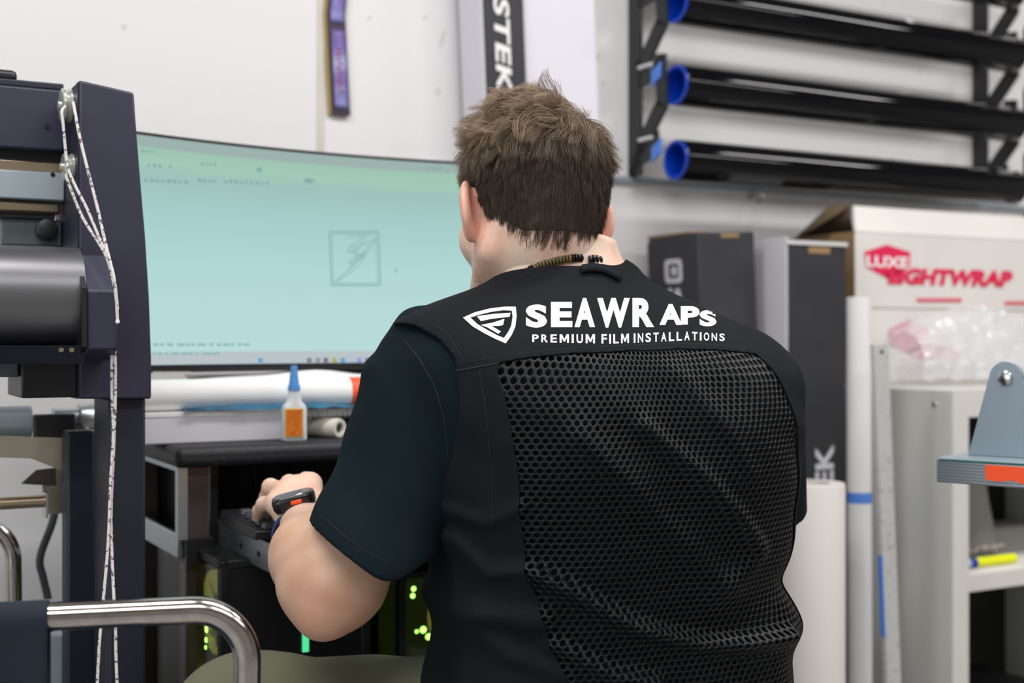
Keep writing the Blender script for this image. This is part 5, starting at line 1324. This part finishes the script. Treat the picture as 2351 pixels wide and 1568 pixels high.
# hanging loop at the collar and collar edge
def strap(pts, wdt, name, m, off):
    a = np.array(pts, float); tt = np.linspace(0, 1, 24); t = np.linspace(0, 1, len(a)); x = np.interp(tt, t, a[:, 0]); y = np.interp(tt, t, a[:, 1])
    vs = []
    for d_ in (-wdt/2, wdt/2): vs.append(frombody(px2surf(x, y+d_, off)+np.array([0, 0, 0])))
    vs = np.concatenate(vs); n = 24
    return rawobj(name, vs, [(k, k+1, n+k+1, n+k) for k in range(n-1)], m, vest, solid=.0016)
strap([(1335, 617), (1360, 613), (1390, 617), (1426, 636)], 18, 'hang_loop', M['vest'], .005)
# ---------------- necklace of disc beads
def on_neck(px, py):
    D = np.array([[(px-IW/2)/FPX, 1, (IH/2-py)/FPX]]); t = 1.3
    for _ in range(80): t += .7*min(.03, float(headall(np.array([0, 0, CAMZ])+D*t)[0]))
    return (np.array([0, 0, CAMZ])+D*t)[0]
path = [(1186, 640), (1205, 629), (1230, 617), (1260, 607), (1290, 600), (1318, 596), (1337, 596)]
neck_o = None
pp = smoothpath([Vector(on_neck(*q)) for q in path], 20); d_ = [0]
for a_, b_ in zip(pp[:-1], pp[1:]): d_.append(d_[-1]+(b_-a_).length)
neckl = MB().tube(pp, .0012, 6).build('necklace', M['beadblack'], person); neckl['label'] = 'necklace of black, olive and brown disc beads'
nb_ = int(d_[-1]/.0037); random.seed(5)
for k in range(nb_):
    s_ = (k+.5)/nb_*d_[-1]; i = max(j for j in range(len(d_)) if d_[j] <= s_); i = min(i, len(pp)-2); c = pp[i].lerp(pp[i+1], (s_-d_[i])/max(1e-6, d_[i+1]-d_[i])); ax_ = (pp[i+1]-pp[i]).normalized()
    u = k/nb_; mm = M['beadblack'] if u < .27 or u > .80 else M['beadbrown'] if (.27 < u < .33 or .76 < u < .80) else M['beadolive']
    rb = .0050+random.uniform(-.0004, .0003)
    ax_ = (ax_+Vector((random.uniform(-.08, .08), random.uniform(-.08, .08), random.uniform(-.1, .1)))).normalized()
    MB().lathe(c-ax_*.0015+Vector((0, -.0035, .0015)), ax_, [(0, .001), (0, rb-.001), (.0007, rb), (.0023, rb), (.003, rb-.001), (.003, .001)], 20).build('bead', mm, neckl)
pp2 = [Vector(on_neck(*q)) for q in ((1350, 599), (1358, 597), (1366, 598), (1374, 600))]
for k, c in enumerate(pp2[:4]):
    MB().lathe(c+Vector((0, -.004, .001)), (1, .3, -.1), [(0, .001), (0, .0045), (.0008, .0055), (.003, .0055), (.0038, .0045), (.0038, .001)], 20).build('bead', M['beadblack'], neckl)
# ---------------- watch
wd_ = (A(660, 1130, 1.70)-WR); wd_ /= np.linalg.norm(wd_)                 # along the forearm towards the hand
fa = WR-EL; fa /= np.linalg.norm(fa); ya = Vector(fa*.45+np.array([0, .70, 0])).normalized()
xa = Vector(HX+[0, 0, .16]); xa = (xa-ya*xa.dot(ya)).normalized(); za_ = xa.cross(ya).normalized()
if za_.z < 0: za_ = -za_
xa = ya.cross(za_).normalized()
wc = Vector(A(693, 1219, 1.630))
def wf(a, b, c): return wc + xa*a + ya*b + za_*c
n = 48; vs = []
for yb in (-.011, -.009, .009, .011):
    for rr in (0.0,):
        for j in range(n):
            t = 2*PI*j/n; k_ = 1.0 if abs(yb) < .01 else .985
            vs.append(wf(.0375*k_*math.cos(t), yb, -.002+.0315*k_*math.sin(t)))
band = rawobj('wristwatch', vs, [(i*n+j, i*n+(j+1) % n, (i+1)*n+(j+1) % n, (i+1)*n+j) for i in range(3) for j in range(n)], M['bandblue'], person, solid=.003)
band['label'] = 'smart watch with dark blue band'
def rr3(hw_, hh_, rad, zc): return [wf(x, y, zc) for x, y in rrect(0, 0, hw_, hh_, rad, None)]
ct = .0365
lay = [(.0245, .0165, ct-.006), (.0270, .0185, ct-.001), (.0275, .0190, ct+.007), (.0265, .0180, ct+.0115), (.0245, .0165, ct+.013)]
def layers(rows, nm, m, par, rad=.011):
    vs = []; 
    for a_, b_, c_ in rows: vs += rr3(a_, b_, min(rad, b_*.95), c_)
    n_ = 28; k = len(rows)
    return rawobj(nm, vs, [(i*n_+j, i*n_+(j+1) % n_, (i+1)*n_+(j+1) % n_, (i+1)*n_+j) for i in range(k-1) for j in range(n_)]+[tuple(range(n_))[::-1], tuple(range((k-1)*n_, k*n_))], m, par)
layers(lay, 'watch_case', M['watch'], band); layers([(.0238, .0158, ct+.0125), (.0232, .0152, ct+.0138)], 'watch_glass', M['glass'], band)
MB().box(-.003, .0110, -.0208, -.0180, ct+.0025, ct+.0075, wf).build('orange_button', M['orange'], band, bevel=.0012)
# ---------------- trousers, shoes
HPL = frombody([-.10, .02, .52])[0]; HPR = frombody([.10, .02, .52])[0]
KNL = A(545, 1568, 1.62); KNL[2] = .525; KNR = frombody([.16, .37, .52])[0]
ANL = KNL+[.02, .06, -.40]; ANR = KNR+[.02, .03, -.40]
def trouf(P):
    B = tobody(P); d = np.maximum(torso(B)-.002, P[:, 2]-.60)
    d = smin(d, capsule(P, HPL, KNL, .098, .078), .03); d = smin(d, capsule(P, HPR, KNR, .098, .078), .03)
    d = smin(d, capsule(P, KNL, ANL, .074, .058), .02); d = smin(d, capsule(P, KNR, ANR, .074, .058), .02)
    d = d + .004*np.sin(P[:, 0]*38+2*np.sin(P[:, 1]*21))*np.sin(P[:, 1]*30+P[:, 2]*20)
    return np.maximum(d, .09-P[:, 2])
P5, F5 = surface_nets(trouf, (-.46, 1.28, .08), (.36, 2.25, .63), .007)
fastmesh('trousers', P5, F5, M['olive'], person)
for an in (ANL, ANR):
    Ps, Fs = surface_nets(lambda P: np.maximum(smin(capsule(P, an+[0, 0, -.05], an+[-.03, .14, -.07], .045, .042), capsule(P, an, an+[0, 0, -.04], .045, .045), .03), .0-P[:, 2]+.002), an-[.12, .1, .14], an+[.1, .24, .06], .006)
    fastmesh('shoe', Ps, Fs, M['black'], person)
# ---------------- stool
stc = frombody([0, .03, 0])[0]
stool = empty('office_stool', Vector((stc[0], stc[1], 0)), 'black round office stool under the seated person', 'stool')
MB().lathe((stc[0], stc[1], .350), (0, 0, 1), [(0, .17), (.01, .19), (.05, .19), (.065, .17)], 48).build('seat', M['seat'], stool)
MB().lathe((stc[0], stc[1], .06), (0, 0, 1), [(0, .03), (.3, .025)], 20).build('post', M['steel'], stool)
for k in range(5):
    a = k*2*PI/5; e_ = Vector((stc[0]+.25*math.cos(a), stc[1]+.25*math.sin(a), .045))
    MB().tube([Vector((stc[0], stc[1], .08)), e_], .014, 10).build('leg', M['black'], stool)
    MB().lathe(e_+Vector((-.01, 0, -.022)), (1, 0, 0), [(0, .021), (.02, .021)], 16).build('caster', M['black'], stool)

# ---------------- hair
mh_ = bpy.data.materials.new('hair_strands'); mh_.use_nodes = True; nt = mh_.node_tree; b = nt.nodes['Principled BSDF']
b.inputs['Roughness'].default_value = .42; b.inputs['Specular IOR Level'].default_value = .5
an_ = nt.nodes.new('ShaderNodeAttribute'); an_.attribute_name = 'tint'; nt.links.new(an_.outputs['Color'], b.inputs['Base Color'])
M['hair'] = mh_
def hairline(H):       # > 0 where hair grows
    x, y, z = np.abs(H[:, 0]), H[:, 1], H[:, 2]
    # lower limit of the hair as a function of forward position
    lowz = np.interp(y, [-.12, -.09, -.06, -.035, -.012, .004, .020, .034, .045, .06, .085, .10], [-.086, -.088, -.086, -.066, -.034, .000, .004, -.040, -.010, .030, .052, .06])
    lowz = np.where((y < -.03) & (x < .05), np.minimum(lowz, -.086), lowz)
    return z-lowz
def shoot(n, dirs_):
    lo = np.full(n, .02); hi = np.full(n, .16); o = np.array([0, -.005, 0.])
    hs = lambda H: np.minimum(skull(H), smin(ellip(H, (0, -.035, -.045), (.058, .052, .055)), ellip(H, (0, .030, -.030), (.065, .068, .082)), .03))
    def full(H): return smin(smin(skull(H), ellip(H, (0, .030, -.030), (.065, .068, .082)), .03), ellip(H, (0, -.035, -.045), (.058, .052, .055)), .03)
    for _ in range(22):
        m = (lo+hi)/2; s_ = full(o+dirs_*m[:, None]) < 0; lo = np.where(s_, m, lo); hi = np.where(s_, hi, m)
    return o+dirs_*lo[:, None], full
def grow(n, seed, nk=9):
    r_ = np.random.default_rng(seed); d = r_.normal(size=(n, 3)); d /= np.linalg.norm(d, axis=1)[:, None]; d[:, 2] = np.where(d[:, 2] < -.90, -d[:, 2], d[:, 2])
    R_, full = shoot(n, d); g = hairline(R_) + r_.normal(size=n)*.0035; k = g > 0; R_ = R_[k]; g = g[k]; n = len(R_)
    nn = R_-[0, -.012, -.01]; nn /= np.linalg.norm(nn, axis=1)[:, None]
    cr = np.array([.022, -.060, .075])                 # crown whorl
    top = np.clip((R_[:, 2]-.022)/.045, 0, 1)          # long hair region
    v = R_-cr; v -= nn*(v*nn).sum(1)[:, None]; v /= np.linalg.norm(v, axis=1)[:, None]+1e-6
    sw = np.cross(nn, v); flow = v+.55*sw*top[:, None]
    flow[:, 2] -= .9*(1-top); flow[:, 1] -= .15*(1-top)*(R_[:, 1] > -.03)
    return R_, nn, flow, top, g, n
def noise3(P, s, sd):
    a = np.array([[12.9, 7.1, 3.3], [5.7, 11.3, 8.9], [9.1, 4.3, 13.7]])*s/10
    out = np.stack([np.sin(P@a[i]+sd+i) + .6*np.sin(P@a[(i+1) % 3]*2.3+sd*2+i*3) for i in range(3)], 1); return out/1.6
def strands(n, seed, nk=9, clump=.0):
    R_, nn, flow, top, g, n = grow(n, seed); r2 = np.random.default_rng(seed+50)
    # clump centres by hashing to a random subset
    nc = max(8, int(n/42)); cid = r2.choice(n, nc, replace=False)
    # nearest centre
    near = np.empty(n, int)
    for k in range(0, n, 2000): near[k:k+2000] = np.argmin(((R_[k:k+2000, None]-R_[cid][None])**2).sum(-1), 1)
    def path(i, jit):
        p = R_[i].copy(); L_ = (.013+.026*top[i]+.010*np.clip(g[i]/.06, 0, 1))*(.85+.3*jit[:, 0]); L_ = np.where(g[i] < .012, L_*.75, L_)
        ps = [p.copy()]; up0 = .22+.12*top[i]
        cd = noise3(R_[i]*100, 2.6, 1.0)*(.20+.55*top[i])[:, None]
        for k in range(1, nk):
            t = k/(nk-1); w_ = np.clip(up0*(1-1.25*t), -.15, 1)
            d = nn[i]*w_[:, None] + flow[i]*(.45+.6*t)+cd*(.35+1.0*t) ; d[:, 2] -= .35*t*(1-.4*top[i])
            d += (jit-.5)*np.array([.20, .20, .20])*(.6+t)
            curl = np.stack([np.sin(t*5.5+jit[:, 1]*1.2+R_[i][:, 0]*55), np.cos(t*5+R_[i][:, 1]*50), np.sin(t*4.5+R_[i][:, 2]*60)], 1)*(.34*top[i])[:, None]
            d += curl; d /= np.linalg.norm(d, axis=1)[:, None]
            p = p+d*(L_/(nk-1))[:, None]; q = skull(p); push = np.clip(.0012+.0035*t*top[i]-q, 0, .01)
            m_ = p-[0, -.01, 0]; m_ /= np.linalg.norm(m_, axis=1)[:, None]; p = p+m_*push[:, None]; ps.append(p.copy())
        return np.stack(ps, 1)
    J = r2.random((n, 3)); own = path(np.arange(n), J); ctr = path(cid, np.full((nc, 3), .5)+ (r2.random((nc, 3))-.5)*.7)
    off = ctr[near]-R_[cid][near][:, None]; target = ctr[near]
    t = np.linspace(0, 1, nk)[None, :, None]; cl = (.30+.48*top)[:, None, None]*t**1.1
    tone_c = .72+.56*r2.random(nc); J[:, 1] = .55*J[:, 1] + (tone_c[near]-.72)*.8
    own = own*(1-cl)+target*cl + (J[:, None]-.5)*.0012*t
    return own, top, J, n
def strand_mesh(name, n, seed, rad, nk=9):
    S_, top, J, n = strands(n, seed, nk); Wd = fromhead(S_.reshape(-1, 3)).reshape(n, nk, 3)
    T_ = np.gradient(Wd, axis=1); T_ /= np.linalg.norm(T_, axis=2)[..., None]+1e-9
    a = np.cross(T_, np.array([.3, .5, .81])); a /= np.linalg.norm(a, axis=2)[..., None]+1e-9; b_ = np.cross(T_, a)
    prof_ = rad*np.array([1, 1, 1, .95, .9, .85, .75, .55, .2][:nk])[None, :, None]
    ringv = np.stack([Wd+prof_*(a*math.cos(q)+b_*math.sin(q)) for q in (0, 2*PI/3, 4*PI/3)], 2)
    V_ = ringv.reshape(-1, 3); base = (np.arange(n)[:, None]*nk+np.arange(nk-1)[None])*3; base = base.reshape(-1); FF = []
    for j in range(3): q = (j+1) % 3; FF.append(np.stack([base+j, base+q, base+3+q, base+3+j], 1))
    o = fastmesh(name, V_, np.concatenate(FF), mh_, person)
    tint = np.array([.050, .031, .020])*(1-top[:, None]) + np.array([.235, .165, .105])*top[:, None]
    tint = tint*(.65+.75*J[:, 1:2]); tt = np.linspace(.75, 1.25, nk)[None, :, None]
    C_ = np.ones((n, nk, 3, 4), np.float32); C_[..., :3] = (tint[:, None]*tt)[:, :, None, :]
    ca = o.data.color_attributes.new('tint', 'FLOAT_COLOR', 'POINT'); ca.data.foreach_set('color', C_.ravel()); return o
hair = strand_mesh('hair', 42000, 11, .00021); hair['kind'] = 'stuff'
# scalp under the strands
def scalp(P): H = tohead(P); return np.maximum(smin(smin(skull(H), ellip(H, (0, .030, -.030), (.065, .068, .082)), .03), ellip(H, (0, -.035, -.045), (.058, .052, .055)), .03)-.0022, np.maximum(-(hairline(H)-.021), -.01*np.ones(len(H))-1))
P6, F6 = surface_nets(scalp, hc-[.12, .12, .13], hc+[.12, .13, .12], .003)
sm = mat('hair_base', (.055, .034, .022), .7, bump=(300, .6, .002)); fastmesh('hair_underlayer', P6, F6, sm, person)
